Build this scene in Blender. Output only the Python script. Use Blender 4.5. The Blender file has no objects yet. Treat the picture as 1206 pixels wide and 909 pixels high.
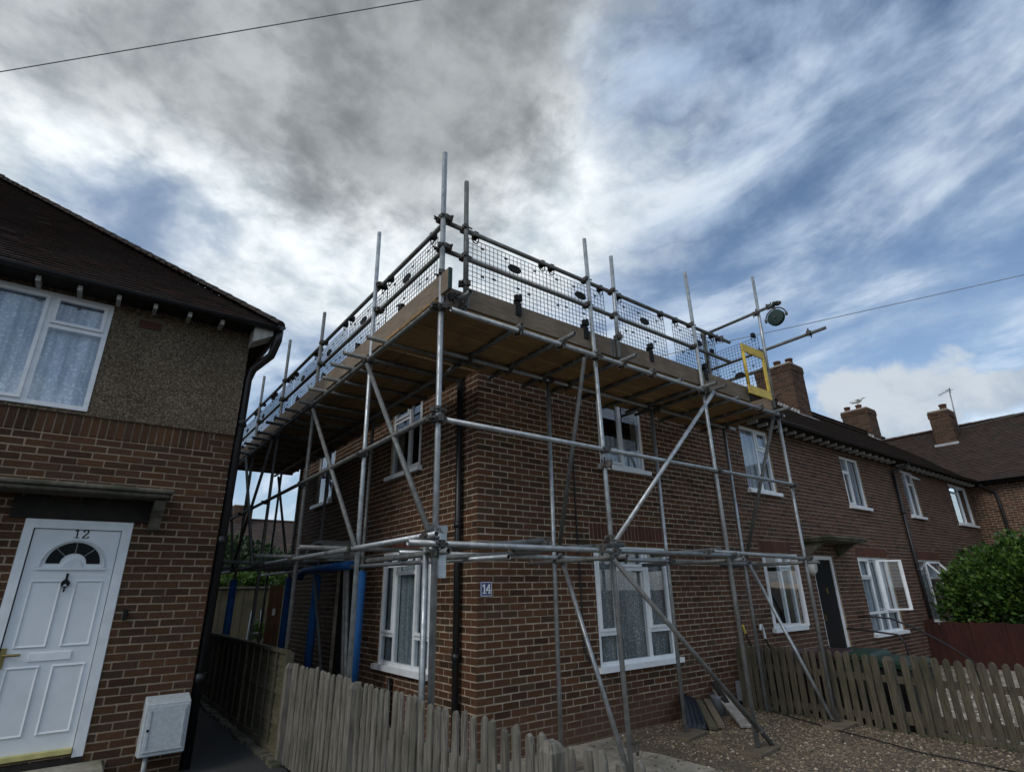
import bpy, bmesh, math, random
from mathutils import Vector, Matrix
random.seed(7)
rad = math.radians
scene = bpy.context.scene
COL = scene.collection

# ---------------------------------------------------------------- camera
FPX, W0, H0 = 640.92, 1206.0, 909.0
YAW, PITCH, ROLL = rad(37.347), rad(20.501), rad(-1.067)
CAM = Vector((-3.5218, -5.3220, 1.6584))
_f = Vector((math.sin(YAW)*math.cos(PITCH), math.cos(YAW)*math.cos(PITCH), math.sin(PITCH)))
_r0 = Vector((math.cos(YAW), -math.sin(YAW), 0)); _u0 = _r0.cross(_f)
_r = _r0*math.cos(ROLL) + _u0*math.sin(ROLL); _u = -_r0*math.sin(ROLL) + _u0*math.cos(ROLL)
cd = bpy.data.cameras.new('camera'); cam = bpy.data.objects.new('camera', cd); COL.objects.link(cam)
cam.matrix_world = Matrix(((_r.x, _u.x, -_f.x, CAM.x), (_r.y, _u.y, -_f.y, CAM.y), (_r.z, _u.z, -_f.z, CAM.z), (0, 0, 0, 1)))
cd.sensor_width = 36.0; cd.lens = FPX/W0*36.0; cd.clip_start = 0.05; cd.clip_end = 2000
scene.camera = cam
def px(P):
    q = Vector(P) - CAM; d = q.dot(_f)
    if d < .1: return None
    return (W0/2 + FPX*q.dot(_r)/d, H0/2 - FPX*q.dot(_u)/d)

# ---------------------------------------------------------------- view
scene.view_settings.view_transform = 'Standard'; scene.view_settings.look = 'None'
scene.view_settings.exposure = 0.46; scene.view_settings.gamma = 1.0
scene.view_settings.use_curve_mapping = False

# ---------------------------------------------------------------- world and sun
SUN_AZ, SUN_EL = rad(-104), rad(38)          # azimuth from +Y towards +X
world = bpy.data.worlds.new('World'); scene.world = world; world.use_nodes = True
nt = world.node_tree; nt.nodes.clear()
class N:
    """small node helper"""
    def __init__(s, nt): s.nt = nt
    def n(s, t, **kw):
        x = s.nt.nodes.new(t)
        for k, v in kw.items(): setattr(x, k, v)
        return x
    def link(s, a, b): s.nt.links.new(a, b)
    def inp(s, sock, v):
        if hasattr(v, 'is_linked') or hasattr(v, 'links'): s.nt.links.new(v, sock)
        else: sock.default_value = v
    def m(s, op, a, b=0.0, c=0.0, clamp=False):
        x = s.n('ShaderNodeMath', operation=op, use_clamp=clamp)
        s.inp(x.inputs[0], a); s.inp(x.inputs[1], b); s.inp(x.inputs[2], c); return x.outputs[0]
    def mapr(s, v, a, b, c=0.0, d=1.0, smooth=True):
        x = s.n('ShaderNodeMapRange', interpolation_type='SMOOTHSTEP' if smooth else 'LINEAR')
        s.inp(x.inputs[0], v); s.inp(x.inputs[1], a); s.inp(x.inputs[2], b); s.inp(x.inputs[3], c); s.inp(x.inputs[4], d); return x.outputs[0]
    def noise(s, vec, scale, detail=4, rough=.5, dist=0.0):
        x = s.n('ShaderNodeTexNoise'); 
        if vec is not None: s.link(vec, x.inputs['Vector'])
        x.inputs['Scale'].default_value = scale; x.inputs['Detail'].default_value = detail
        x.inputs['Roughness'].default_value = rough; x.inputs['Distortion'].default_value = dist
        return x.outputs['Fac']
    def mix(s, f, a, b, bt='MIX'):
        x = s.n('ShaderNodeMix', data_type='RGBA', blend_type=bt)
        s.inp(x.inputs[0], f); s.inp(x.inputs[6], a if hasattr(a, 'links') else tuple(a)+((1,) if len(a) == 3 else ()))
        s.inp(x.inputs[7], b if hasattr(b, 'links') else tuple(b)+((1,) if len(b) == 3 else ())); return x.outputs[2]
    def ramp(s, f, stops):
        x = s.n('ShaderNodeValToRGB'); e = x.color_ramp.elements
        while len(e) < len(stops): e.new(.5)
        for i, (p, c) in enumerate(stops): e[i].position = p; e[i].color = tuple(c)+(1,)
        s.inp(x.inputs[0], f); return x.outputs[0]
w = N(nt)
sky = w.n('ShaderNodeTexSky', sky_type='NISHITA', sun_disc=False)
sky.sun_elevation = SUN_EL; sky.sun_rotation = SUN_AZ; sky.air_density = 1.0; sky.dust_density = .6; sky.ozone_density = 1.2
tc = w.n('ShaderNodeTexCoord'); sp = w.n('ShaderNodeSeparateXYZ'); w.link(tc.outputs['Generated'], sp.inputs[0])
dx, dy, dz = sp.outputs
zz = w.m('ADD', w.m('MAXIMUM', dz, 0.0), .2)
qx = w.m('DIVIDE', dx, zz); qy = w.m('DIVIDE', dy, zz)
cq = w.n('ShaderNodeCombineXYZ'); w.link(qx, cq.inputs[0]); w.link(qy, cq.inputs[1]); Q = cq.outputs[0]
# streaks: stretched along the wind
mp = w.n('ShaderNodeMapping'); w.link(Q, mp.inputs[0]); mp.inputs['Scale'].default_value = (1.45, .72, 1); mp.inputs['Rotation'].default_value = (0, 0, rad(14))
n_str = w.noise(mp.outputs[0], 2.2, 9, .58, .45)
n_big = w.noise(Q, 1.7, 7, .55, .15)
n_det = w.noise(Q, 3.9, 10, .60, .15)
n_fin = w.noise(Q, 11.0, 8, .6, .3)
def blob(cx, cy, rx, ry, a, b, k1, k2):
    ex = w.m('DIVIDE', w.m('SUBTRACT', qx, cx), rx); ey = w.m('DIVIDE', w.m('SUBTRACT', qy, cy), ry)
    r = w.m('SQRT', w.m('ADD', w.m('MULTIPLY', ex, ex), w.m('MULTIPLY', ey, ey)))
    r = w.m('ADD', r, w.m('MULTIPLY', w.m('SUBTRACT', n_big, .5), k1)); r = w.m('ADD', r, w.m('MULTIPLY', w.m('SUBTRACT', n_det, .5), k2))
    return w.mapr(r, a, b)
# a heavy cloud with a dark underside, bright broken cloud round it, thin streaks elsewhere
bank = w.m('MAXIMUM', blob(.26, .60, .32, .43, 1.18, .55, .8, 1.0), w.m('MULTIPLY', blob(-.14, .74, .52, .27, 1.3, .5, .9, 1.1), .72))
bank = w.m('MAXIMUM', bank, w.m('MULTIPLY', blob(.06, .72, .34, .26, 1.2, .6, .7, .9), .85))
veil = blob(.18, .86, .78, .62, 1.15, .72, .7, .9)
hole = blob(-.04, 1.20, .13, .16, 1.5, .1, 1.0, 2.4)
veil = w.m('MULTIPLY', veil, w.m('SUBTRACT', 1.0, w.m('MULTIPLY', hole, .8)))
far = w.mapr(qx, .45, 1.5)
cov = w.m('ADD', w.m('MULTIPLY', n_str, .60), w.m('MULTIPLY', n_det, .40))
cov = w.mapr(cov, w.m('ADD', .36, w.m('MULTIPLY', far, .035)), w.m('ADD', .565, w.m('MULTIPLY', far, .06)))
cov = w.m('MULTIPLY', cov, w.m('SUBTRACT', .92, w.m('MULTIPLY', far, .24)))
cov = w.m('MAXIMUM', w.m('MULTIPLY', cov, w.m('SUBTRACT', 1.0, w.m('MULTIPLY', hole, .8))), veil, clamp=True)
# fair-weather cumulus low in the east
nc = w.noise(tc.outputs['Generated'], 8.0, 9, .56, .3)
az = w.m('ARCTAN2', dy, dx)
def puff(a0, z0, ra, rz, k):
    a = w.m('DIVIDE', w.m('SUBTRACT', az, a0), ra); z = w.m('DIVIDE', w.m('SUBTRACT', dz, z0), rz)
    r = w.m('SQRT', w.m('ADD', w.m('MULTIPLY', a, a), w.m('MULTIPLY', z, z)))
    return w.mapr(w.m('ADD', r, w.m('MULTIPLY', w.m('SUBTRACT', nc, .5), k)), 1.02, .55)
cu = w.m('MAXIMUM', puff(.285, .258, .13, .060, 2.6), puff(.11, .245, .16, .035, 2.6))
cu = w.m('MAXIMUM', cu, puff(.33, .215, .13, .030, 2.4))
low = w.m('MULTIPLY', w.mapr(dz, .16, .02), .5)
c_light = w.mix(w.mapr(w.m('ADD', w.m('MULTIPLY', n_det, .6), w.m('MULTIPLY', n_fin, .4)), .34, .62), (.40, .46, .51), (.76, .80, .82))
c_thin = w.mix(w.mapr(n_str, .42, .70), (.33, .43, .57), (.62, .69, .76))
c_cloud = w.mix(veil, c_thin, c_light)
c_dark = w.mix(w.mapr(w.m('ADD', w.m('MULTIPLY', n_det, .7), w.m('MULTIPLY', n_fin, .3)), .36, .62), (.165, .178, .185), (.33, .35, .36))
c_cloud = w.mix(bank, c_cloud, c_dark)
c_cu = w.mix(w.mapr(w.m('ADD', nc, w.m('MULTIPLY', w.m('SUBTRACT', .26, dz), 2.2)), .38, .66), (.50, .53, .55), (.27, .31, .37))
b_sky = w.n('ShaderNodeBackground'); w.link(sky.outputs[0], b_sky.inputs[0]); b_sky.inputs[1].default_value = .092
b_cl = w.n('ShaderNodeBackground'); w.link(w.mix(cu, c_cloud, c_cu), b_cl.inputs[0]); b_cl.inputs[1].default_value = 1.0
ms = w.n('ShaderNodeMixShader')
fac = w.m('MAXIMUM', w.m('MULTIPLY', cov, .96), w.m('MAXIMUM', w.m('MULTIPLY', cu, .80), low), clamp=True)
w.link(fac, ms.inputs[0]); w.link(b_sky.outputs[0], ms.inputs[1]); w.link(b_cl.outputs[0], ms.inputs[2])
wo = w.n('ShaderNodeOutputWorld'); w.link(ms.outputs[0], wo.inputs[0])

sl = bpy.data.lights.new('sun', 'SUN'); sl.energy = .95; sl.angle = rad(24); sl.color = (1.0, .96, .90)
so = bpy.data.objects.new('sun', sl); COL.objects.link(so)
sd = Vector((math.sin(SUN_AZ)*math.cos(SUN_EL), math.cos(SUN_AZ)*math.cos(SUN_EL), math.sin(SUN_EL)))
so.rotation_euler = sd.to_track_quat('Z', 'Y').to_euler(); so.location = (0, 0, 30)

# ---------------------------------------------------------------- materials
MATS = {}
def newmat(name):
    m = bpy.data.materials.new(name); m.use_nodes = True; t = m.node_tree; t.nodes.clear()
    h = N(t); o = h.n('ShaderNodeOutputMaterial'); b = h.n('ShaderNodeBsdfPrincipled'); h.link(b.outputs[0], o.inputs[0])
    MATS[name] = m; return m, h, b, o
def bump(h, b, height, strength, dist=.01):
    x = h.n('ShaderNodeBump'); x.inputs['Strength'].default_value = strength; x.inputs['Distance'].default_value = dist
    h.link(height, x.inputs['Height']); h.link(x.outputs[0], b.inputs['Normal'])
def pos(h): return h.n('ShaderNodeNewGeometry').outputs['Position']
def piece(h):
    g = h.n('ShaderNodeNewGeometry'); o = h.n('ShaderNodeObjectInfo')
    return h.m('FRACT', h.m('ADD', g.outputs['Random Per Island'], o.outputs['Random']))
def m_brick(name, stops, spread=.5):
    m, h, b, o = newmat(name); p = pos(h); r = piece(h)
    c = h.ramp(r, stops)
    g = h.noise(p, 60, 5, .65); big = h.noise(p, 1.1, 3, .5)
    c = h.mix(h.mapr(g, .3, .75), h.mix(1.0, c, (.62, .60, .60), 'MULTIPLY'), c)
    c = h.mix(h.mapr(big, .35, .7, 0, spread), c, h.mix(1.0, c, (.62, .62, .64), 'MULTIPLY'))
    h.link(c, b.inputs['Base Color']); b.inputs['Roughness'].default_value = .9; b.inputs['Specular IOR Level'].default_value = .25
    bump(h, b, h.noise(p, 130, 4, .7), .55, .006); return m
def m_grain(name, c1, c2, scale=20, rough=.85, bs=.3, bd=.005, c3=None, detail=6, spec=.3):
    m, h, b, o = newmat(name); p = pos(h); g = h.noise(p, scale, detail, .6)
    c = h.mix(h.mapr(g, .3, .7), c1, c2)
    if c3 is not None: c = h.mix(h.mapr(h.noise(p, scale*.13, 4, .55), .42, .68), c, c3)
    h.link(c, b.inputs['Base Color']); b.inputs['Roughness'].default_value = rough; b.inputs['Specular IOR Level'].default_value = spec
    if bs: bump(h, b, h.noise(p, scale*2.2, 5, .65), bs, bd)
    return m
m_brick('brick_end_house', [(0, (0.057, 0.031, 0.017)), (.15, (0.097, 0.047, 0.024)), (.40, (0.135, 0.062, 0.031)), (.62, (0.114, 0.055, 0.029)), (.82, (0.153, 0.068, 0.033)), (.93, (0.105, 0.065, 0.037)), (1, (0.071, 0.045, 0.028))])
m_brick('brick_left_house', [(0, (0.063, 0.034, 0.018)), (.25, (0.097, 0.049, 0.024)), (.5, (0.123, 0.059, 0.029)), (.75, (0.105, 0.052, 0.026)), (.9, (0.097, 0.051, 0.029)), (1, (0.075, 0.047, 0.029))])
m_brick('brick_terrace', [(0, (.072, .040, .030)), (.3, (.120, .062, .042)), (.6, (.150, .074, .048)), (.85, (.112, .060, .042)), (1, (.082, .058, .048))])
m_brick('brick_red_soldier', [(0, (.115, .048, .032)), (.5, (.140, .058, .038)), (1, (.100, .046, .034))], .3)
m_brick('brick_chimney', [(0, (.060, .040, .028)), (.4, (.120, .068, .042)), (.7, (.150, .085, .055)), (1, (.09, .06, .04))])
m_grain('mortar_light', (.37, .295, .215), (.48, .39, .285), 45, .95, .4, .003, (.25, .20, .145))
m_grain('mortar_dull', (.27, .205, .14), (.37, .285, .195), 45, .95, .4, .003, (.22, .165, .115))
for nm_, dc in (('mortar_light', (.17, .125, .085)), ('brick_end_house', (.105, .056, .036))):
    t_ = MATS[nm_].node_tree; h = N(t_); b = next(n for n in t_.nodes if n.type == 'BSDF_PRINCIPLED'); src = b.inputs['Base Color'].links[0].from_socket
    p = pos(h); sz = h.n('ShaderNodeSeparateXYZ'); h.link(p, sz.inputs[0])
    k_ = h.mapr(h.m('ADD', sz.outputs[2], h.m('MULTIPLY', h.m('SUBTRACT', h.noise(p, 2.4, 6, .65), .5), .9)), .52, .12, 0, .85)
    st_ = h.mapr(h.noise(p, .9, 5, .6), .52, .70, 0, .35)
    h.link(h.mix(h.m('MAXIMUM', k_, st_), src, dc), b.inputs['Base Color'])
m_grain('mortar_left', (.25, .19, .13), (.34, .262, .18), 45, .95, .4, .003, (.20, .15, .105))
m_grain('mortar_dark', (.13, .10, .075), (.21, .165, .12), 45, .95, .5, .004, (.11, .09, .07))
def m_render():
    m, h, b, o = newmat('pebble_dash'); p = pos(h)
    v = h.n('ShaderNodeTexVoronoi'); h.link(p, v.inputs['Vector']); v.inputs['Scale'].default_value = 88
    hs = h.n('ShaderNodeSeparateColor'); h.link(v.outputs['Color'], hs.inputs[0])
    c = h.ramp(hs.outputs[0], [(0, (.040, .028, .018)), (.35, (.105, .076, .048)), (.7, (.155, .115, .074)), (1, (.28, .225, .155))])
    c = h.mix(h.mapr(h.noise(p, 1.6, 4), .35, .7, 0, .45), c, h.mix(1.0, c, (.6, .58, .56), 'MULTIPLY'))
    h.link(c, b.inputs['Base Color']); b.inputs['Roughness'].default_value = .95
    bump(h, b, h.m('SUBTRACT', 1.0, v.outputs['Distance']), .9, .012)
m_render()
def m_tile(name, stops, lichen=None):
    m, h, b, o = newmat(name); p = pos(h); r = piece(h); c = h.ramp(r, stops)
    c = h.mix(h.mapr(h.noise(p, 2.0, 5, .6), .4, .7, 0, .55), c, (.045, .040, .036))
    if lichen:
        c = h.mix(h.mapr(h.noise(p, 9, 5, .7), .66, .76, 0, .7), c, lichen)
    h.link(c, b.inputs['Base Color']); b.inputs['Roughness'].default_value = .92; b.inputs['Specular IOR Level'].default_value = .2
    bump(h, b, h.noise(p, 70, 4, .6), .4, .005)
m_tile('roof_tile_red', [(0, (.028, .019, .015)), (.4, (.042, .025, .019)), (.75, (.036, .024, .020)), (1, (.062, .032, .023))])
m_tile('roof_tile_dark', [(0, (.026, .020, .017)), (.6, (.036, .025, .020)), (1, (.048, .030, .024))])
m_tile('roof_tile_brown', [(0, (.050, .036, .030)), (.4, (.075, .050, .040)), (.8, (.062, .045, .040)), (1, (.095, .062, .050))], (.24, .23, .19))
m_tile('roof_tile_lichen', [(0, (.042, .028, .022)), (.4, (.066, .042, .033)), (.8, (.054, .037, .031)), (1, (.085, .054, .044))], (.40, .39, .34))
def m_metal(name, c1, c2, rough=.42, metal=.75, dirt=(.16, .155, .15), dirtamt=.55, rust=.25):
    m, h, b, o = newmat(name); p = pos(h); r = piece(h)
    c = h.mix(h.mapr(h.noise(p, 14, 5, .6), .3, .7), c1, c2)
    c = h.mix(h.m('MULTIPLY', r, .45), c, dirt)
    c = h.mix(h.mapr(h.noise(p, 5, 6, .7), .52, .72, 0, dirtamt), c, dirt)
    spl = h.mapr(h.noise(p, 32, 5, .7), .63, .70, 0, .6); rs = h.mapr(h.noise(p, 9, 6, .75), .60, .72, 0, rust)
    c = h.mix(rs, c, (.10, .050, .026)); c = h.mix(spl, c, (.36, .36, .34))
    h.link(c, b.inputs['Base Color']); h.link(h.m('MULTIPLY', h.m('SUBTRACT', 1.0, h.m('MAXIMUM', spl, rs)), metal), b.inputs['Metallic'])
    h.link(h.mapr(h.noise(p, 11, 5, .6), .3, .7, rough-.08, rough+.22), b.inputs['Roughness'])
    bump(h, b, h.noise(p, 60, 4, .6), .25, .003)
m_metal('galvanised_tube', (.46, .49, .50), (.31, .33, .34))
m_metal('worn_tube', (.21, .215, .205), (.13, .13, .125), .6, .5, (.08, .075, .065), .7)
m_metal('coupler_steel', (.10, .10, .095), (.055, .054, .05), .6, .5, (.08, .06, .045), .7)
m_metal('zinc_plate', (.50, .54, .56), (.36, .39, .41), .40, .85, (.3, .3, .3), .3)
def m_wood(name, c1, c2, c3, axis=2, fine=26, rough=.88):
    m, h, b, o = newmat(name); p = pos(h); r = piece(h)
    mpn = h.n('ShaderNodeMapping'); h.link(p, mpn.inputs[0])
    s = [1.0, 1.0, 1.0]; s[axis] = .09; mpn.inputs['Scale'].default_value = s
    g = h.noise(mpn.outputs[0], fine*2.2, 6, .65, .4)
    c = h.mix(h.mapr(g, .32, .68), c1, c2)
    c = h.mix(h.mapr(h.noise(p, 2.3, 5, .6), .42, .72, 0, .65), c, c3)
    c = h.mix(h.m('MULTIPLY', r, .5), c, h.mix(1.0, c, (.60, .60, .58), 'MULTIPLY'))
    h.link(c, b.inputs['Base Color']); b.inputs['Roughness'].default_value = rough; b.inputs['Specular IOR Level'].default_value = .25
    bump(h, b, g, .5, .004)
m_wood('picket_wood', (.098, .088, .070), (.225, .205, .170), (.078, .074, .052), 2)
m_wood('picket_wood_mossy', (.060, .050, .035), (.135, .115, .084), (.045, .045, .024), 2)
m_wood('panel_wood', (.085, .074, .044), (.145, .13, .080), (.055, .055, .034), 1)
m_wood('board_x', (.27, .165, .072), (.40, .25, .115), (.15, .10, .055), 0)
m_wood('board_y', (.20, .125, .058), (.30, .19, .09), (.11, .075, .042), 1)
m_wood('toe_board_x', (.15, .112, .080), (.24, .185, .135), (.11, .085, .062), 0)
m_wood('sole_wood', (.14, .11, .075), (.20, .16, .115), (.11, .09, .065), 0)
m_wood('toe_board_y', (.19, .145, .105), (.29, .225, .165), (.14, .11, .08), 1)
m_wood('red_fence_wood', (.036, .012, .009), (.058, .019, .014), (.026, .011, .009), 2)
m_wood('brown_door_wood', (.13, .065, .030), (.19, .10, .05), (.09, .05, .03), 2)
m_wood('flaked_board', (.16, .14, .12), (.30, .28, .25), (.60, .59, .56), 2)
def m_plain(name, c, rough=.5, metal=0.0, var=.25, spec=.5, scale=8):
    m, h, b, o = newmat(name); p = pos(h)
    d = tuple(x*(1-var) for x in c)
    h.link(h.mix(h.mapr(h.noise(p, scale, 5, .6), .35, .7), c, d), b.inputs['Base Color'])
    b.inputs['Roughness'].default_value = rough; b.inputs['Metallic'].default_value = metal; b.inputs['Specular IOR Level'].default_value = spec; return m
m_plain('white_upvc', (.74, .76, .77), .35, 0, .12)
m_plain('white_upvc_bright', (.80, .82, .83), .35, 0, .10)
m_plain('door_white', (.72, .745, .76), .32, 0, .10, .5, 3)
m_plain('white_paint_old', (.42, .41, .37), .6, 0, .35, .3, 20)
m_plain('black_plastic', (.010, .010, .010), .7, 0, .2, .2)
m_plain('black_pipe', (.014, .014, .015), .4, 0, .3)
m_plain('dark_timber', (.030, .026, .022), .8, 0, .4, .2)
m_plain('brass', (.30, .23, .09), .45, .8, .4)
m_plain('brass_strip', (.62, .55, .22), .5, .3, .3)
m_plain('blue_foam', (.012, .090, .27), .7, 0, .25, .3)
m_plain('blue_enamel', (.045, .070, .20), .3, 0, .2)
m_plain('white_lettering', (.80, .80, .80), .4, 0, .05)
m_plain('yellow_paint', (.62, .43, .045), .5, 0, .3)
m_plain('green_paint', (.008, .034, .027), .75, 0, .3)
m_plain('bin_green', (.008, .030, .017), .5, 0, .3)
m_plain('bin_maroon', (.035, .008, .010), .5, 0, .3)
m_plain('bin_dark', (.020, .020, .022), .55, 0, .3)
m_plain('meter_grey', (.46, .49, .50), .55, 0, .18, .4, 30)
m_plain('meter_grey_dark', (.17, .19, .21), .6, 0, .3)
m_plain('terracotta', (.11, .055, .038), .85, 0, .4, .2)
m_plain('lead_flashing', (.42, .42, .42), .6, .2, .35)
m_plain('blue_tarp', (.008, .012, .022), .45, 0, .5)
m_plain('gull_white', (.75, .75, .74), .8, 0, .1)
m_plain('gull_grey', (.25, .26, .28), .8, 0, .2)
m_plain('aerial_metal', (.30, .30, .30), .5, .6, .2)
m_plain('cable_black', (.012, .012, .012), .6, 0, .2)
m_plain('wire_grey', (.22, .22, .22), .6, 0, .1)
m_plain('pale_ply', (.36, .33, .29), .7, 0, .3)
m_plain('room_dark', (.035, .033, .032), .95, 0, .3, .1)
m_plain('lamp_cream', (.62, .60, .55), .5, 0, .1)
m_grain('concrete', (.27, .235, .185), (.37, .33, .265), 14, .92, .4, .006, (.19, .175, .14))
m_grain('stone_step', (.26, .24, .19), (.38, .35, .28), 22, .92, .6, .008, (.17, .165, .11))
m_grain('canopy_concrete', (.095, .085, .064), (.155, .138, .105), 22, .92, .6, .006, (.055, .058, .036))
m_grain('asphalt', (.030, .030, .031), (.060, .060, .061), 90, .93, .7, .008, (.044, .043, .040))
m_grain('earth', (.085, .068, .05), (.15, .12, .09), 12, .97, .7, .02, (.065, .055, .04))
def m_gravel(name, stops):
    m, h, b, o = newmat(name); p = pos(h)
    v = h.n('ShaderNodeTexVoronoi'); h.link(p, v.inputs['Vector']); v.inputs['Scale'].default_value = 38
    s = h.n('ShaderNodeSeparateColor'); h.link(v.outputs['Color'], s.inputs[0])
    c = h.ramp(s.outputs[0], stops)
    c = h.mix(h.mapr(h.noise(p, 1.3, 5, .6), .38, .62, 0, .7), c, (.080, .062, .043))
    h.link(c, b.inputs['Base Color']); b.inputs['Roughness'].default_value = .9
    bump(h, b, h.m('SUBTRACT', 1.0, v.outputs['Distance']), 1.0, .018)
m_gravel('gravel_bed', [(0, (.050, .036, .022)), (.4, (.120, .087, .054)), (.8, (.19, .140, .088)), (1, (.30, .235, .155))])
m_gravel('gravel_pale', [(0, (.18, .145, .10)), (.4, (.34, .285, .21)), (.8, (.46, .40, .31)), (1, (.60, .54, .44))])
def m_stone(name, stops):
    m, h, b, o = newmat(name); c = h.ramp(piece(h), stops)
    h.link(c, b.inputs['Base Color']); b.inputs['Roughness'].default_value = .85
m_stone('pebble', [(0, (.056, .040, .024)), (.35, (.125, .090, .056)), (.7, (.20, .148, .092)), (.92, (.28, .215, .14)), (1, (.45, .39, .30))])
m_stone('pebble_pale', [(0, (.16, .13, .10)), (.5, (.33, .285, .225)), (.85, (.44, .40, .33)), (1, (.62, .58, .50))])
def m_leaf(name, stops):
    m, h, b, o = newmat(name); c = h.ramp(piece(h), stops)
    h.link(c, b.inputs['Base Color']); b.inputs['Roughness'].default_value = .5; b.inputs['Specular IOR Level'].default_value = .4
    b.inputs['Transmission Weight'].default_value = 0.0
    t = h.n('ShaderNodeBsdfTranslucent'); h.link(c, t.inputs[0]); x = h.n('ShaderNodeMixShader'); x.inputs[0].default_value = .25
    h.link(b.outputs[0], x.inputs[1]); h.link(t.outputs[0], x.inputs[2]); h.link(x.outputs[0], o.inputs[0])
m_leaf('leaf_bright', [(0, (.016, .042, .010)), (.4, (.036, .088, .014)), (.75, (.070, .145, .020)), (1, (.12, .20, .03))])
m_leaf('leaf_dull', [(0, (.014, .030, .012)), (.5, (.030, .060, .020)), (1, (.060, .095, .030))])
m_leaf('leaf_sprig', [(0, (.05, .11, .02)), (.5, (.09, .17, .03)), (1, (.13, .20, .05))])
def m_glass(name, refl=1.0, tint=(.86, .90, .92)):
    m = bpy.data.materials.new(name); m.use_nodes = True; t = m.node_tree; t.nodes.clear(); h = N(t); MATS[name] = m
    o = h.n('ShaderNodeOutputMaterial'); tr = h.n('ShaderNodeBsdfTransparent'); tr.inputs[0].default_value = tint+(1,)
    g = h.n('ShaderNodeBsdfGlossy'); g.inputs['Roughness'].default_value = .015; g.inputs[0].default_value = (.95, .97, 1, 1)
    gg = h.n('ShaderNodeNewGeometry'); dp = h.n('ShaderNodeVectorMath', operation='DOT_PRODUCT'); h.link(gg.outputs['Incoming'], dp.inputs[0]); h.link(gg.outputs['Normal'], dp.inputs[1])
    fz = h.m('ADD', .11, h.m('MULTIPLY', h.m('POWER', h.m('SUBTRACT', 1.0, h.m('ABSOLUTE', dp.outputs['Value']), clamp=True), 4.0), .9))
    bn = h.n('ShaderNodeBump'); bn.inputs['Strength'].default_value = .03; bn.inputs['Distance'].default_value = .02
    h.link(h.noise(pos(h), 2.2, 2, .5), bn.inputs['Height']); h.link(bn.outputs[0], g.inputs['Normal'])
    x = h.n('ShaderNodeMixShader'); h.link(h.m('MULTIPLY', fz, refl, clamp=True), x.inputs[0])
    h.link(tr.outputs[0], x.inputs[1]); h.link(g.outputs[0], x.inputs[2]); h.link(x.outputs[0], o.inputs[0])
m_glass('window_glass')
def m_lace(name, c1, c2, axis, fold=26, pattern=30):
    """net curtain: fine floral net, shade of vertical folds put into the colour"""
    m, h, b, o = newmat(name); p = pos(h)
    s = h.n('ShaderNodeSeparateXYZ'); h.link(p, s.inputs[0])
    v = h.n('ShaderNodeTexVoronoi', feature='F1'); h.link(p, v.inputs['Vector']); v.inputs['Scale'].default_value = pattern
    fl = h.m('MULTIPLY', h.m('SINE', h.m('MULTIPLY', v.outputs['Distance'], 9.0)), .5)
    g = h.mapr(h.m('ADD', h.m('MULTIPLY', fl, .16), h.noise(p, pattern*1.9, 6, .68)), .44, .66)
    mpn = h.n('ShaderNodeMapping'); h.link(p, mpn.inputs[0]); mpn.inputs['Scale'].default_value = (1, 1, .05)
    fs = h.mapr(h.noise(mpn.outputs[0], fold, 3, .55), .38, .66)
    c = h.mix(g, c1, c2); c = h.mix(h.m('MULTIPLY', fs, .80), c, h.mix(1.0, c, (.42, .44, .49), 'MULTIPLY'))  # fold shade painted as darker vertical bands
    h.link(c, b.inputs['Base Color']); b.inputs['Roughness'].default_value = .95; b.inputs['Specular IOR Level'].default_value = .05
m_lace('lace_grey', (.24, .25, .24), (.60, .61, .58), 0, 9, 26)
m_lace('lace_white', (.52, .58, .68), (.84, .88, .93), 0, 15, 20)
m_lace('lace_green', (.24, .29, .30), (.46, .52, .54), 1, 12, 26)
m_lace('curtain_blue', (.10, .155, .22), (.20, .28, .36), 1, 22, 12)
m_lace('curtain_pale', (.45, .47, .50), (.66, .68, .70), 0, 16, 20)
M = MATS

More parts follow.
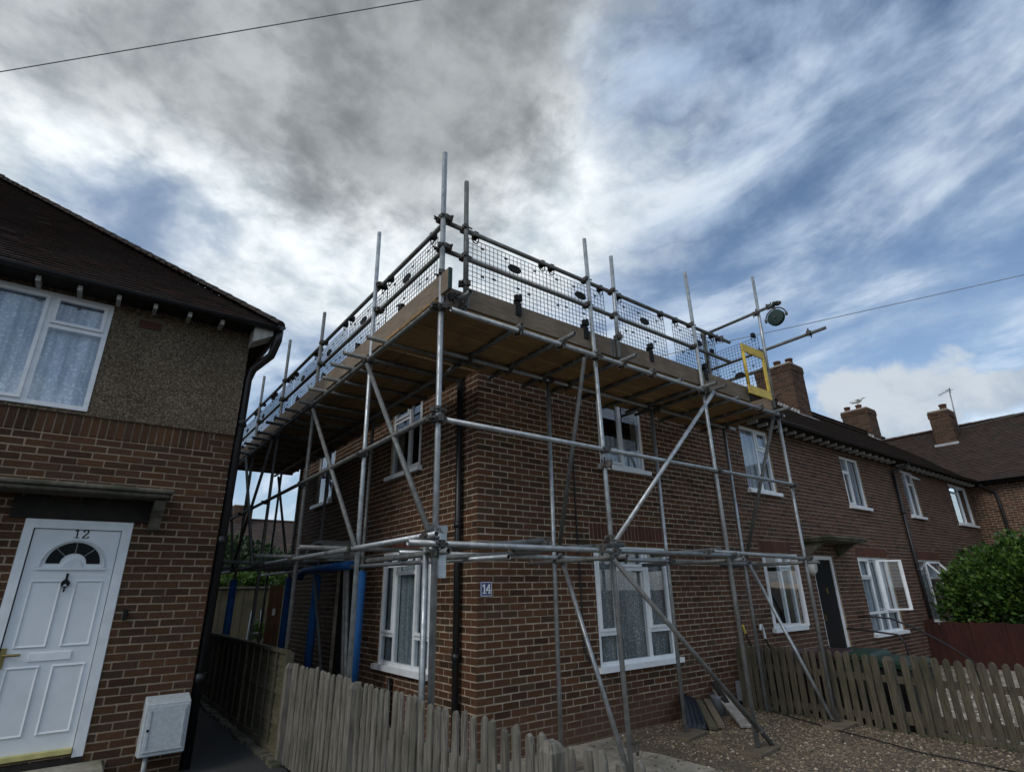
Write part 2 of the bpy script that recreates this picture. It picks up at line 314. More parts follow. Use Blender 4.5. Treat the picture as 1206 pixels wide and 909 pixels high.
# ---------------------------------------------------------------- mesh builders
class MB:
    def __init__(s): s.v = []; s.f = []
    def quad(s, a, b, c, d):
        i = len(s.v); s.v += [tuple(a), tuple(b), tuple(c), tuple(d)]; s.f.append((i, i+1, i+2, i+3))
    def box(s, x0, x1, y0, y1, z0, z1):
        i = len(s.v); s.v += [(x, y, z) for z in (z0, z1) for y in (y0, y1) for x in (x0, x1)]
        s.f += [tuple(i+k for k in q) for q in ((0, 2, 3, 1), (4, 5, 7, 6), (0, 1, 5, 4), (2, 6, 7, 3), (0, 4, 6, 2), (1, 3, 7, 5))]
        return s
    def obox(s, c, ax, ay, az):
        """oriented box: centre and three half-axis vectors"""
        c, ax, ay, az = map(Vector, (c, ax, ay, az)); i = len(s.v)
        s.v += [tuple(c + ax*x + ay*y + az*z) for z in (-1, 1) for y in (-1, 1) for x in (-1, 1)]
        s.f += [tuple(i+k for k in q) for q in ((0, 2, 3, 1), (4, 5, 7, 6), (0, 1, 5, 4), (2, 6, 7, 3), (0, 4, 6, 2), (1, 3, 7, 5))]
        return s
    def tube(s, p0, p1, r, n=12, r1=None, hollow=False):
        p0, p1 = Vector(p0), Vector(p1); r1 = r if r1 is None else r1
        d = (p1-p0).normalized(); a = d.orthogonal().normalized(); b = d.cross(a); i = len(s.v)
        for p, q in ((p0, r), (p1, r1)):
            s.v += [tuple(p + (a*math.cos(t*2*math.pi/n) + b*math.sin(t*2*math.pi/n))*q) for t in range(n)]
        s.f += [(i+t, i+(t+1) % n, i+n+(t+1) % n, i+n+t) for t in range(n)]
        if hollow:
            j = len(s.v)
            for p, q, dd in ((p0, r*.84, .0), (p0, r*.84, .05), (p1, r1*.84, .0), (p1, r1*.84, -.05)):
                s.v += [tuple(p + d*dd + (a*math.cos(t*2*math.pi/n) + b*math.sin(t*2*math.pi/n))*q) for t in range(n)]
            for t in range(n):
                u = (t+1) % n
                s.f += [(i+u, i+t, j+t, j+u), (j+u, j+t, j+n+t, j+n+u), (i+n+t, i+n+u, j+2*n+u, j+2*n+t), (j+2*n+t, j+2*n+u, j+3*n+u, j+3*n+t)]
            s.f += [tuple(j+n+t for t in range(n)), tuple(j+3*n+t for t in reversed(range(n)))]
        else: s.f += [tuple(i+t for t in reversed(range(n))), tuple(i+n+t for t in range(n))]
        return s
    def path(s, pts, r, n=8):
        pts = [Vector(p) for p in pts]; i0 = len(s.v); a = None
        for k, p in enumerate(pts):
            d = (pts[min(k+1, len(pts)-1)] - pts[max(k-1, 0)]).normalized()
            a = d.orthogonal().normalized() if a is None else (a - d*a.dot(d)).normalized()
            b = d.cross(a)
            s.v += [tuple(p + (a*math.cos(t*2*math.pi/n) + b*math.sin(t*2*math.pi/n))*r) for t in range(n)]
        for k in range(len(pts)-1):
            o = i0 + k*n
            s.f += [(o+t, o+(t+1) % n, o+n+(t+1) % n, o+n+t) for t in range(n)]
        e = i0 + (len(pts)-1)*n
        s.f += [tuple(i0+t for t in reversed(range(n))), tuple(e+t for t in range(n))]
        return s
    def prism(s, poly, ext):
        """planar polygon (list of points) extruded by the vector ext"""
        ext = Vector(ext); i = len(s.v); n = len(poly)
        s.v += [tuple(p) for p in poly] + [tuple(Vector(p)+ext) for p in poly]
        s.f += [tuple(i+k for k in reversed(range(n))), tuple(i+n+k for k in range(n))]
        s.f += [(i+k, i+(k+1) % n, i+n+(k+1) % n, i+n+k) for k in range(n)]
        return s
    def lathe(s, c, prof, n=14, axis='z'):
        c = Vector(c); i = len(s.v)
        for r, z in prof:
            for t in range(n):
                a = t*2*math.pi/n; v = Vector((r*math.cos(a), r*math.sin(a), z))
                if axis == 'y': v = Vector((v.x, v.z, v.y))
                if axis == 'x': v = Vector((v.z, v.x, v.y))
                s.v.append(tuple(c+v))
        for k in range(len(prof)-1):
            o = i+k*n; s.f += [(o+t, o+(t+1) % n, o+n+(t+1) % n, o+n+t) for t in range(n)]
        s.f += [tuple(i+t for t in reversed(range(n))), tuple(i+(len(prof)-1)*n+t for t in range(n))]
        return s
    def mesh(s, name, mat, smooth=False):
        me = bpy.data.meshes.new(name); me.from_pydata(s.v, [], s.f); me.materials.append(M[mat])
        if smooth:
            me.polygons.foreach_set('use_smooth', [len(p.vertices) == 4 for p in me.polygons])
        me.update(); return me
    def build(s, name, mat, parent=None, smooth=False, bevel=0.0):
        o = bpy.data.objects.new(name, s.mesh(name, mat, smooth)); COL.objects.link(o)
        if bevel:
            b = o.modifiers.new('bevel', 'BEVEL'); b.width = bevel; b.segments = 1; b.limit_method = 'ANGLE'
        return under(o, parent)
def under(o, parent):
    if parent is not None:
        o.parent = parent
        if parent.type == 'EMPTY': o.matrix_parent_inverse = Matrix.Translation(-parent.location)
    return o
def inst(name, me, loc, parent, rot=None, scale=None):
    o = bpy.data.objects.new(name, me); COL.objects.link(o); o.location = loc
    if rot: o.rotation_euler = rot
    if scale: o.scale = scale
    return under(o, parent)
def tag(o, label, cat, group=None, kind=None):
    o['label'] = label; o['category'] = cat
    if group: o['group'] = group
    if kind: o['kind'] = kind
    return o
def thing(name, loc, label, cat, group=None):
    o = bpy.data.objects.new(name, None); COL.objects.link(o); o.location = loc; o.empty_display_size = .2
    return tag(o, label, cat, group)
def struct(o, label, cat):
    o['kind'] = 'structure'; o['label'] = label; o['category'] = cat; return o
def stuff(o): o['kind'] = 'stuff'; return o
def jit(a): return random.uniform(-a, a)

# ---------------------------------------------------------------- walls of real bricks
CO, LN, HD = .075, .225, .1125
Z0C = -.0625 - .075                      # a bed joint, below ground
def unit_brick(mat):
    """unit brick: 1 wide (local x), 1 high (z); front at y=0 facing -y, 5 faces with a small chamfer"""
    me = bpy.data.meshes.new('brick'); c, d = .018, .05
    v = [(-.5, .006, -.5), (.5, .006, -.5), (.5, .006, .5), (-.5, .006, .5), (-.5+c, 0, -.5+.06), (.5-c, 0, -.5+.06), (.5-c, 0, .5-.06), (-.5+c, 0, .5-.06),
         (-.5, d, -.5), (.5, d, -.5), (.5, d, .5), (-.5, d, .5)]
    f = [(4, 5, 6, 7), (0, 1, 5, 4), (1, 2, 6, 5), (2, 3, 7, 6), (3, 0, 4, 7), (8, 9, 1, 0), (9, 10, 2, 1), (10, 11, 3, 2), (11, 8, 0, 3)]
    me.from_pydata(v, [], f); me.materials.append(M[mat]); me.update(); return me, v, f
def spans(u0, u1, cuts):
    segs = [(u0, u1)]
    for a, b in cuts:
        out = []
        for x, y in segs:
            if b <= x or a >= y: out.append((x, y)); continue
            if a > x: out.append((x, a))
            if b < y: out.append((b, y))
        segs = out
    return segs
def rect_holes(mb, put, U0, U1, Z0, Z1, holes):
    """solid slab split round rectangular openings"""
    zs = sorted({Z0, Z1, *[h[2] for h in holes], *[h[3] for h in holes]})
    zs = [z for z in zs if Z0 <= z <= Z1]
    for a, b in zip(zs, zs[1:]):
        m = (a+b)/2
        for x, y in spans(U0, U1, [(h[0], h[1]) for h in holes if h[2] < m < h[3]]): put(x, y, a, b)
def brick_wall(house, name, frame, U0, U1, Z0, Z1, holes, mats, first, nobj, soldiers=(), thick=.22, keep=None, bleft=True, bright=True, ctx=None):
    """frame(u, w, z) -> world point, w outwards. first: 0/1, whether the lowest course starts with a header at U0"""
    mortar, brick = mats
    mb = MB()
    def put(a, b, c, d):
        a = a + .012 if a == U0 else a; b = b - .012 if b == U1 else b
        P = [frame(u, ww, z) for z in (c, d) for ww in (-thick, -.005) for u in (a, b)]
        i = len(mb.v); mb.v += [tuple(p) for p in P]
        mb.f.extend(tuple(i+k for k in q) for q in ((0, 2, 3, 1), (4, 5, 7, 6), (0, 1, 5, 4), (2, 6, 7, 3), (0, 4, 6, 2), (1, 3, 7, 5)))
    rect_holes(mb, put, U0, U1, Z0, Z1, holes)
    wall = mb.build(name, mortar, house)
    me, bv, bf = unit_brick(brick)
    ex = frame(1, 0, 0) - frame(0, 0, 0); ey = frame(0, -1, 0) - frame(0, 0, 0); ez = Vector((0, 0, 1))
    bricks = []
    k0 = round((Z0 - Z0C)/CO); k1 = int((Z1 - Z0C)/CO + .01)
    for k in range(k0, k1):
        zc = Z0C + CO*(k+.5); head = (k + first) % 2
        us = [U0]; u = U0 + (HD if head else LN)
        while u < U1 - .02: us.append(u); u += LN
        us.append(U1)
        cuts = [(h[0], h[1]) for h in holes if h[2] - .02 < zc < h[3] + .02] + [(s[0], s[1]) for s in soldiers if s[2] < zc < s[3]]
        for a, b in zip(us, us[1:]):
            for x, y in spans(a, b, cuts):
                if y - x > .035 and (keep is None or keep(x, y, zc)): bricks.append((x, y, zc, .063, 0))
    def area(b):
        c = px(frame((b[0]+b[1])/2, 0, b[2]))
        if c is None or not (4 < c[0] < 1202 and 4 < c[1] < 905): return 0
        q = [px(frame(u, 0, z)) for u, z in ((b[0], b[2]-.03), (b[1], b[2]-.03), (b[1], b[2]+.03), (b[0], b[2]+.03))]
        return abs(sum(q[i][0]*q[(i+1) % 4][1] - q[(i+1) % 4][0]*q[i][1] for i in range(4)))/2
    order = sorted(bricks, key=area, reverse=True)
    solo = [b for b in order[:nobj] if area(b) > 0]; rest = [b for b in order if b not in set(solo)]
    ori = Matrix((ex, ey, ez)).transposed()
    def place(b):
        x, y, z, hh, _ = b; wd = y - x - .011 - abs(jit(.003))
        return frame((x+y)/2 + jit(.001), jit(.0018), z + jit(.0016)), wd, hh + jit(.002), jit(.006), jit(.008)
    for b in solo:
        p, wd, hh, r1, r2 = place(b)
        o = bpy.data.objects.new('brick', me); COL.objects.link(o)
        o.matrix_world = Matrix.Translation(p) @ (ori @ Matrix.Rotation(r1, 3, 'Y') @ Matrix.Rotation(r2, 3, 'Z')).to_4x4() @ Matrix.Diagonal((wd, 1, hh, 1))
        o.parent = wall
    big = MB()
    for b in rest:
        p, wd, hh, r1, r2 = place(b); i = len(big.v); ax = ex + ez*r1; az = ez - ex*r1
        for v in bv: big.v.append(tuple(p + ax*(v[0]*wd) + ey*v[1] + az*(v[2]*hh)))
        big.f += [tuple(i+k for k in q) for q in bf]
    if rest: stuff(big.build('brick_courses', brick, wall))
    for s in soldiers:                                    # bricks on end
        sm = s[4]; me2, _, _ = unit_brick(sm); n = max(1, round((s[1]-s[0])/CO)); st = (s[1]-s[0])/n; per = []
        smb = MB()
        for i in range(n):
            p = frame(s[0]+st*(i+.5), jit(.002), (s[2]+s[3])/2 + jit(.002)); hh = s[3]-s[2]-.010; wd = st-.010
            if s[5]:
                o = bpy.data.objects.new('soldier_brick', me2); COL.objects.link(o)
                o.matrix_world = Matrix.Translation(p) @ ori.to_4x4() @ Matrix.Diagonal((wd, 1, hh, 1)); o.parent = wall
            else:
                j = len(smb.v)
                for v in bv: smb.v.append(tuple(p + ex*(v[0]*wd) + ey*v[1] + ez*(v[2]*hh)))
                smb.f += [tuple(j+k for k in q) for q in bf]
        if not s[5]: stuff(smb.build('soldier_course', sm, wall))
    return wall

# ---------------------------------------------------------------- windows
def window(house, frame, u0, u1, z0, z1, cols, curtain=None, sill=True, mat='white_upvc', depth=.03, name='window', opened=None, sillh=.06, cur_frac=1.0, sill_over=.06):
    """cols: list of (fraction edge end, [(za, zb, sash?)...]) columns left to right in u"""
    fr = .046
    def bx(mb, a, b, c, d, wa, wb):
        P = [frame(u, ww, z) for z in (c, d) for ww in (wa, wb) for u in (a, b)]
        i = len(mb.v); mb.v += [tuple(p) for p in P]
        mb.f.extend(tuple(i+k for k in q) for q in ((0, 2, 3, 1), (4, 5, 7, 6), (0, 1, 5, 4), (2, 6, 7, 3), (0, 4, 6, 2), (1, 3, 7, 5)))
    w0, w1 = -depth-.06, -depth
    zb = z0 + (sillh if sill else 0)
    f = MB()
    bx(f, u0, u0+fr, zb, z1, w0, w1); bx(f, u1-fr, u1, zb, z1, w0, w1)
    bx(f, u0+fr, u1-fr, zb, zb+fr, w0, w1-.001); bx(f, u0+fr, u1-fr, z1-fr, z1, w0, w1-.001)
    edges = [u0+fr] + [u0+(u1-u0)*c[0] for c in cols[:-1]] + [u1-fr]
    for e in edges[1:-1]: bx(f, e-.026, e+.026, zb+fr, z1-fr, w0, w1-.002)
    win = f.build(name, mat, house)
    if sill:
        s = MB(); bx(s, u0-sill_over, u1+sill_over, z0-.003, zb, -depth-.06, .07); s.build('sill', mat, win)
    for ci, c in enumerate(cols):
        a = edges[ci] + (.026 if ci else 0); b = edges[ci+1] - (.026 if ci < len(cols)-1 else 0)
        zs = [zb+fr] + [zb + (z1-zb)*t for t, _ in c[1]] + [z1-fr]
        for k in range(len(zs)-1):
            lo = zs[k] + (.025 if k else 0); hi = zs[k+1] - (.025 if k < len(zs)-2 else 0)
            sash = (c[1][k-1][1] if k else c[2])
            if k < len(zs)-2:
                t = MB(); bx(t, a, b, zs[k+1]-.025, zs[k+1]+.025, w0, w1-.003); t.build('transom', mat, win)
            ang = None
            if opened and (ci, k) in opened: ang = opened[(ci, k)]
            def fx(u, ww, z):
                if ang is None: return frame(u, ww, z)
                kind, th = ang
                if kind == 'top':          # hinged along the top, swings out
                    dz = hi - z; return frame(u, ww + dz*math.sin(th), hi - dz*math.cos(th) + (ww-w1)*math.sin(th)*.0)
                if kind == 'left':
                    du = u - a; return frame(a + du*math.cos(th) , ww + du*math.sin(th), z)
                du = b - u; return frame(b - du*math.cos(th), ww + du*math.sin(th), z)
            def bxx(mb, A, B, Cc, D, wa, wb):
                P = [fx(u, ww, z) for z in (Cc, D) for ww in (wa, wb) for u in (A, B)]
                i = len(mb.v); mb.v += [tuple(p) for p in P]
                mb.f.extend(tuple(i+q for q in qq) for qq in ((0, 2, 3, 1), (4, 5, 7, 6), (0, 1, 5, 4), (2, 6, 7, 3), (0, 4, 6, 2), (1, 3, 7, 5)))
            sf = 0.0
            if sash or ang:
                sf = .034; sm = MB(); wa, wb = w1-.03, w1+.018
                bxx(sm, a, a+sf, lo, hi, wa, wb); bxx(sm, b-sf, b, lo, hi, wa, wb)
                bxx(sm, a+sf, b-sf, lo, lo+sf, wa, wb-.001); bxx(sm, a+sf, b-sf, hi-sf, hi, wa, wb-.001)
                sm.build('sash', mat, win)
            g = MB(); P = [fx(u, w1-.012, z) for u, z in ((a+sf-.006, lo+sf-.006), (b-sf+.006, lo+sf-.006), (b-sf+.006, hi-sf+.006), (a+sf-.006, hi-sf+.006))]
            g.quad(*P); g.build('pane', 'window_glass', win)
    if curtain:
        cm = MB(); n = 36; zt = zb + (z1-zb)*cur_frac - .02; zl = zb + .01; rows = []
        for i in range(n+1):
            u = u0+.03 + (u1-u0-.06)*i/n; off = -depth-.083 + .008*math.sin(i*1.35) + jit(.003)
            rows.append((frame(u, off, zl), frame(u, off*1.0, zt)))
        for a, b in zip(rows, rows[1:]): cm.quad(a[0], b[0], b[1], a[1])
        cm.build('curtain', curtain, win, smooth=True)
    return win
FRONT = lambda y0: (lambda u, ww, z: Vector((u, y0-ww, z)))           # faces -Y
LEFT = lambda x0: (lambda u, ww, z: Vector((x0-ww, u, z)))            # faces -X
RIGHT = lambda x0: (lambda u, ww, z: Vector((x0+ww, u, z)))

# ---------------------------------------------------------------- tiled roofs
def tile_slope(o, udir, vdir, u0, u1, vlen, inside, mat, parent, nobj=0, tw=.165, gauge=.10, name='roof_slope'):
    """o: eave origin; udir along eave, vdir up the slope (unit). inside(u, v) limits."""
    o, udir, vdir = Vector(o), Vector(udir).normalized(), Vector(vdir).normalized(); nn = udir.cross(vdir).normalized()
    if nn.z < 0: nn = -nn
    base = MB()
    nb = 24
    for i in range(nb):                                   # underlay, in strips so that the hips are followed
        a = u0 + (u1-u0)*i/nb; b = u0 + (u1-u0)*(i+1)/nb
        def top(u):
            v = vlen
            while v > 0 and not inside(u, v): v -= .05
            return max(v, 0)
        base.quad(o+udir*a, o+udir*b, o+udir*b+vdir*top(b), o+udir*a+vdir*top(a))
    slope = base.build(name, 'dark_timber', parent)
    tl = []
    r = 0; v = 0.0
    while v < vlen:
        u = u0 - (tw/2 if r % 2 else 0)
        while u < u1:
            if inside(u+tw/2, v+gauge*.5) and u + tw*.7 > u0 and u + tw*.3 < u1: tl.append((u, v))
            u += tw
        v += gauge; r += 1
    def corners(u, v, w, g, up):
        up += jit(.003); p = o + udir*(u+.002+jit(.002)) + vdir*(v+jit(.004)); e = udir*(w-.004); s = vdir*(g*1.25)
        return [p+nn*(up+.012), p+e+nn*(up+.012+jit(.003)), p+e+s+nn*(.004), p+s+nn*(.004), p+nn*up-nn*.012, p+e+nn*up-nn*.012]
    fs = ((0, 1, 2, 3), (4, 5, 1, 0), (4, 0, 3), (5, 2, 1))
    def size(t):
        c = px(o+udir*t[0]+vdir*t[1])
        return 1e9 if c is None or not (0 < c[0] < W0 and 0 < c[1] < H0) else (o+udir*t[0]+vdir*t[1]-CAM).length
    tl.sort(key=size); big = MB()
    unit = MB(); unit.v = [tuple(p) for p in [(0, 0, .03), (tw-.004, 0, .03), (tw-.004, gauge*1.25, .004), (0, gauge*1.25, .004), (0, 0, .006), (tw-.004, 0, .006)]]; unit.f = list(fs)
    ume = unit.mesh('roof_tile', mat); mt = Matrix((udir, vdir, nn)).transposed()
    for i, t in enumerate(tl):
        if i < nobj and size(t) < 1e8:
            ob = bpy.data.objects.new('roof_tile', ume); COL.objects.link(ob)
            ob.matrix_world = Matrix.Translation(o+udir*(t[0]+.002+jit(.002))+vdir*(t[1]+jit(.004))+nn*jit(.002)) @ (mt @ Matrix.Rotation(jit(.02), 3, 'Y')).to_4x4(); ob.parent = slope
        else:
            j = len(big.v); big.v += [tuple(p) for p in corners(t[0], t[1], tw, gauge, .018)]; big.f += [tuple(j+k for k in q) for q in fs]
    if big.v: stuff(big.build('roof_tiles', mat, slope))
    return slope
def half_round(p0, p1, r, mat, parent, step=.32, up=Vector((0, 0, 1)), name='ridge_tile'):
    p0, p1 = Vector(p0), Vector(p1); L = (p1-p0).length; d = (p1-p0).normalized(); s = d.cross(up).normalized(); nn = s.cross(d)
    k = max(1, int(L/step))
    for i in range(k):
        a = p0 + d*(L*i/k); b = p0 + d*(L*(i+1)/k + .03); mb = MB(); n = 7; off = nn*(.004 if i % 2 else 0)
        for q, rr in ((a, r*1.05), (b, r*.95)):
            mb.v += [tuple(q + off + s*(rr*math.cos(math.pi*t/n)) + nn*(rr*.72*math.sin(math.pi*t/n))) for t in range(n+1)]
        for q in (a, b): mb.v += [tuple(q + off - nn*.03)]
        m_ = n+1
        mb.f += [(t, t+1, m_+t+1, m_+t) for t in range(n)] + [tuple(list(range(m_)) + [2*m_])[::-1], tuple(list(range(m_, 2*m_)) + [2*m_+1])]
        mb.build(name, mat, parent)

# ================================================================ GROUND
def sheet(name, mat, poly, z, label, cat):
    mb = MB(); mb.v = [(x, y, z) for x, y in poly]; mb.f = [tuple(range(len(poly)))]
    return struct(mb.build(name, mat), label, cat)
sheet('ground', 'earth', [(-300, -300), (300, -300), (300, 300), (-300, 300)], -.145, 'bare brown earth ground under the whole street', 'ground')
sheet('path', 'asphalt', [(-12, -14), (-1.50, -14), (-1.50, 14), (-2.34, 14), (-2.34, 1.79), (-12, 1.79)], .03, 'dark asphalt path running between the two houses', 'path')
sheet('yard', 'concrete', [(-1.44, -9), (1.72, -9), (1.80, -.9), (1.70, -.4), (2.2, .02), (-.0, .02), (-.0, 7.2), (-1.44, 7.2)], .0, 'grey concrete yard slab by the brick corner house', 'pavement')
sheet('gravel', 'gravel_bed', [(1.72, -9), (4.70, -9), (4.70, .02), (2.2, .02), (1.70, -.4), (1.80, -.9)], .004, 'brown gravel bed in front of the scaffolded house', 'gravel')
sheet('garden', 'gravel_pale', [(4.70, -9), (12.6, -9), (12.6, .02), (4.70, .02)], -.12, 'pale gravel front garden behind the picket fence', 'gravel')
sheet('lawn', 'earth', [(-1.4, 7.2), (30, 7.2), (30, 26), (-1.4, 26)], -.01, 'dark back garden soil behind the corner house', 'soil')
def pebbles(name, mat, n, region, z, label, rmin, rmax, dens=None):
    mb = MB(); k = 0
    while k < n:
        x = random.uniform(region[0], region[1]); y = random.uniform(region[2], region[3])
        if dens and random.random() > dens(x, y): continue
        k += 1; r = random.uniform(rmin, rmax); a = random.random()*6.28; e = random.uniform(.6, 1.0); i = len(mb.v)
        mb.v += [(x + r*math.cos(a+t*1.2566)*(1 if t % 2 else .8), y + r*e*math.sin(a+t*1.2566), z + r*jit(.12)) for t in range(5)]
        mb.v += [(x + jit(r*.3), y + jit(r*.3), z + r*random.uniform(.4, .75))]
        mb.f += [(i+t, i+(t+1) % 5, i+5) for t in range(5)]
    o = mb.build(name, mat); o['label'] = label; o['category'] = 'gravel'; return stuff(o)
pebbles('pebbles', 'pebble', 9000, (1.4, 4.62, -4.2, 0), .004, 'loose brown pebbles lying in front of the scaffold', .008, .022,
        lambda x, y: (1.0 if x > 1.95 + .15*math.sin(y*7) else .12) * (1.0 if y < -.35 else .6))
pebbles('pale_pebbles', 'pebble_pale', 4500, (4.75, 9.5, -5, -.4), -.12, 'loose pale pebbles in the garden behind the picket fence', .012, .03)

# ================================================================ END HOUSE (number 14)
MT = math.tan(rad(37.5))
W14, D14, EAVE = 4.8375, 7.0, 4.55
h14 = thing('end_house', (0, 0, 0), 'brown brick corner house wrapped in scaffolding with a blue 14 plate', 'house')
fF, fL = FRONT(0.0), LEFT(0.0)
toothed = lambda x, y, z: y <= W14 - .02 or True
gfF = (1.84, 3.34, .6875, 2.1875); upF = (2.10, 3.06, 3.2375, 4.5125)
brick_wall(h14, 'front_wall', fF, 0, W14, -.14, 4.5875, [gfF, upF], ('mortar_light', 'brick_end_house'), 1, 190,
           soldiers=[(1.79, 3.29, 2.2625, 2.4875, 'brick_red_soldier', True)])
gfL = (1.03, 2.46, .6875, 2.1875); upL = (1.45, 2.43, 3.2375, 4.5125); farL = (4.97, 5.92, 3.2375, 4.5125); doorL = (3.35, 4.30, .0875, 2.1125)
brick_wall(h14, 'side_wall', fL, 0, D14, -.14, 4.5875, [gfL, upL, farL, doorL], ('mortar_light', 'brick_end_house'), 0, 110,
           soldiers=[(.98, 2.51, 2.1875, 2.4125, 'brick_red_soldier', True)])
# plain inner and rear walls
mb = MB(); mb.box(.0, W14, D14, D14+.2, -.1, 4.58); mb.build('rear_wall', 'mortar_dark', h14)
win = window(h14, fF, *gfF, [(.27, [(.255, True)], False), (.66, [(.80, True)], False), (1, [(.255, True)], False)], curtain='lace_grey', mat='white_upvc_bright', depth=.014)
mb = MB(); mb.lathe((2.48, .30, 1.30), [(.02, 0), (.17, .02), (.13, .16), (.05, .2), (.0, .2)], 16); mb.build('lampshade', 'lamp_cream', win, smooth=True)
window(h14, fF, *upF, [(.52, [], True), (1, [], False)], curtain='curtain_pale', mat='white_upvc', cur_frac=.42, depth=.014)
window(h14, fL, *gfL, [(.30, [(.255, True)], False), (.70, [(.80, False)], False), (1, [(.255, True)], False)], curtain='lace_green', mat='white_upvc_bright', depth=.008,
       opened={(1, 1): ('top', rad(38))})
window(h14, fL, *upL, [(.45, [], True), (1, [(.7, True)], False)], curtain=None)
window(h14, fL, *farL, [(.5, [], True), (1, [], False)], curtain='curtain_pale')
# side door under an arched hood
mb = MB(); mb.box(.06, .11, 3.35, 4.30, .09, 2.11); d = mb.build('side_door', 'room_dark', h14)
mb = MB(); n = 14
for i in range(n):
    a0, a1 = math.pi*i/n, math.pi*(i+1)/n
    for a, b in ((a0, a1),):
        p = lambda t, r: (3.83 + r*.62*math.cos(t), 2.12 + r*.34*math.sin(t))
        q = [p(a, 1), p(b, 1), p(b, .86), p(a, .86)]
        mb.prism([(-.55, y, z) for y, z in q], (.55, 0, 0))
mb.build('door_hood', 'white_paint_old', h14)
# rainwater pipe on the side wall, cable on the front wall
mb = MB(); mb.tube((-.065, .31, .02), (-.065, .31, 4.35), .038, 14)
for z in (.95, 2.35, 3.6): mb.tube((-.065, .31, z), (-.065, .31, z+.07), .048, 14); mb.box(-.06, .0, .29, .33, z+.01, z+.05)
mb.path([(-.065, .31, 4.32), (-.07, .31, 4.40), (-.26, .31, 4.50), (-.30, .31, 4.56)], .036)
mb.build('downpipe', 'black_pipe', h14, smooth=True)
mb = MB(); mb.tube((-.05, 1.95, .03), (-.05, 1.95, .62), .028, 10); mb.build('waste_pipe', 'black_pipe', h14, smooth=True)
mb = MB(); mb.path([(1.555, -.012, 3.32), (1.55, -.012, 2.6), (1.56, -.012, 1.6), (1.555, -.014, .98), (1.58, -.03, .86), (1.68, -.03, .82), (1.80, -.014, .90)], .011, 6); mb.build('wall_cable', 'cable_black', h14)
# eaves, soffit, gutter and hipped roof
OV = .35
mb = MB(); mb.box(-OV+.06, W14, -OV+.06, -.0, EAVE+.04, EAVE+.055); mb.box(-OV+.06, -.0, 0, D14, EAVE+.04, EAVE+.055); mb.build('soffit', 'dark_timber', h14)
mb = MB(); mb.box(-OV+.02, W14, -OV+.02, -OV+.045, EAVE-.02, EAVE+.14); mb.box(-OV+.02, -OV+.045, -OV+.05, D14, EAVE-.02, EAVE+.14); mb.build('fascia', 'dark_timber', h14)
def gutter(parent, p0, p1, r=.055, name='gutter', mat='black_pipe'):
    p0, p1 = Vector(p0), Vector(p1); d = (p1-p0).normalized(); s = d.cross(Vector((0, 0, 1))); mb = MB(); n = 8
    for p in (p0, p1):
        mb.v += [tuple(p + s*(r*math.cos(math.pi*t/n)) - Vector((0, 0, 1))*(r*math.sin(math.pi*t/n))) for t in range(n+1)]
    mb.f = [(t, t+1, n+2+t, n+1+t) for t in range(n)] + [tuple(range(n+1)), tuple(range(n+1, 2*n+2))]
    return mb.build(name, mat, parent, smooth=True)
gutter(h14, (-OV-.05, -OV-.04, EAVE+.10), (W14, -OV-.04, EAVE+.10)); gutter(h14, (-OV-.04, -OV-.05, EAVE+.095), (-OV-.04, D14, EAVE+.095))
EZ = EAVE + .06; sl37 = math.hypot(1, MT)
SLEN = (3.5+OV)*sl37
cs, sn = 1/sl37, MT/sl37
tile_slope((0, -OV, EZ), (1, 0, 0), (0, cs, sn), -OV, W14, SLEN, lambda u, v: v*cs < u + OV + .06, 'roof_tile_brown', h14, 0)
tile_slope((-OV, 0, EZ), (0, 1, 0), (cs, 0, sn), -OV, D14+OV, SLEN, lambda u, v: v*cs < min(u + OV, D14+OV-u) + .06, 'roof_tile_brown', h14, 0)
half_round((-OV, -OV, EZ+.03), (3.5, 3.5, EZ+MT*(3.5+OV)+.03), .11, 'roof_tile_brown', h14, name='hip_tile')
half_round((3.5, 3.5, EZ+MT*(3.5+OV)), (W14, 3.5, EZ+MT*(3.5+OV)), .12, 'roof_tile_brown', h14)
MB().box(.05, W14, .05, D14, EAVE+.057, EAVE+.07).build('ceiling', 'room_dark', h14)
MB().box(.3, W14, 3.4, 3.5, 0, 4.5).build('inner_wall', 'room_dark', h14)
tile_slope((0, D14+OV, EZ), (1, 0, 0), (0, -cs, sn), -OV, W14, SLEN, lambda u, v: v*cs < u + OV + .06, 'roof_tile_brown', h14, 0, gauge=.2, tw=.33)
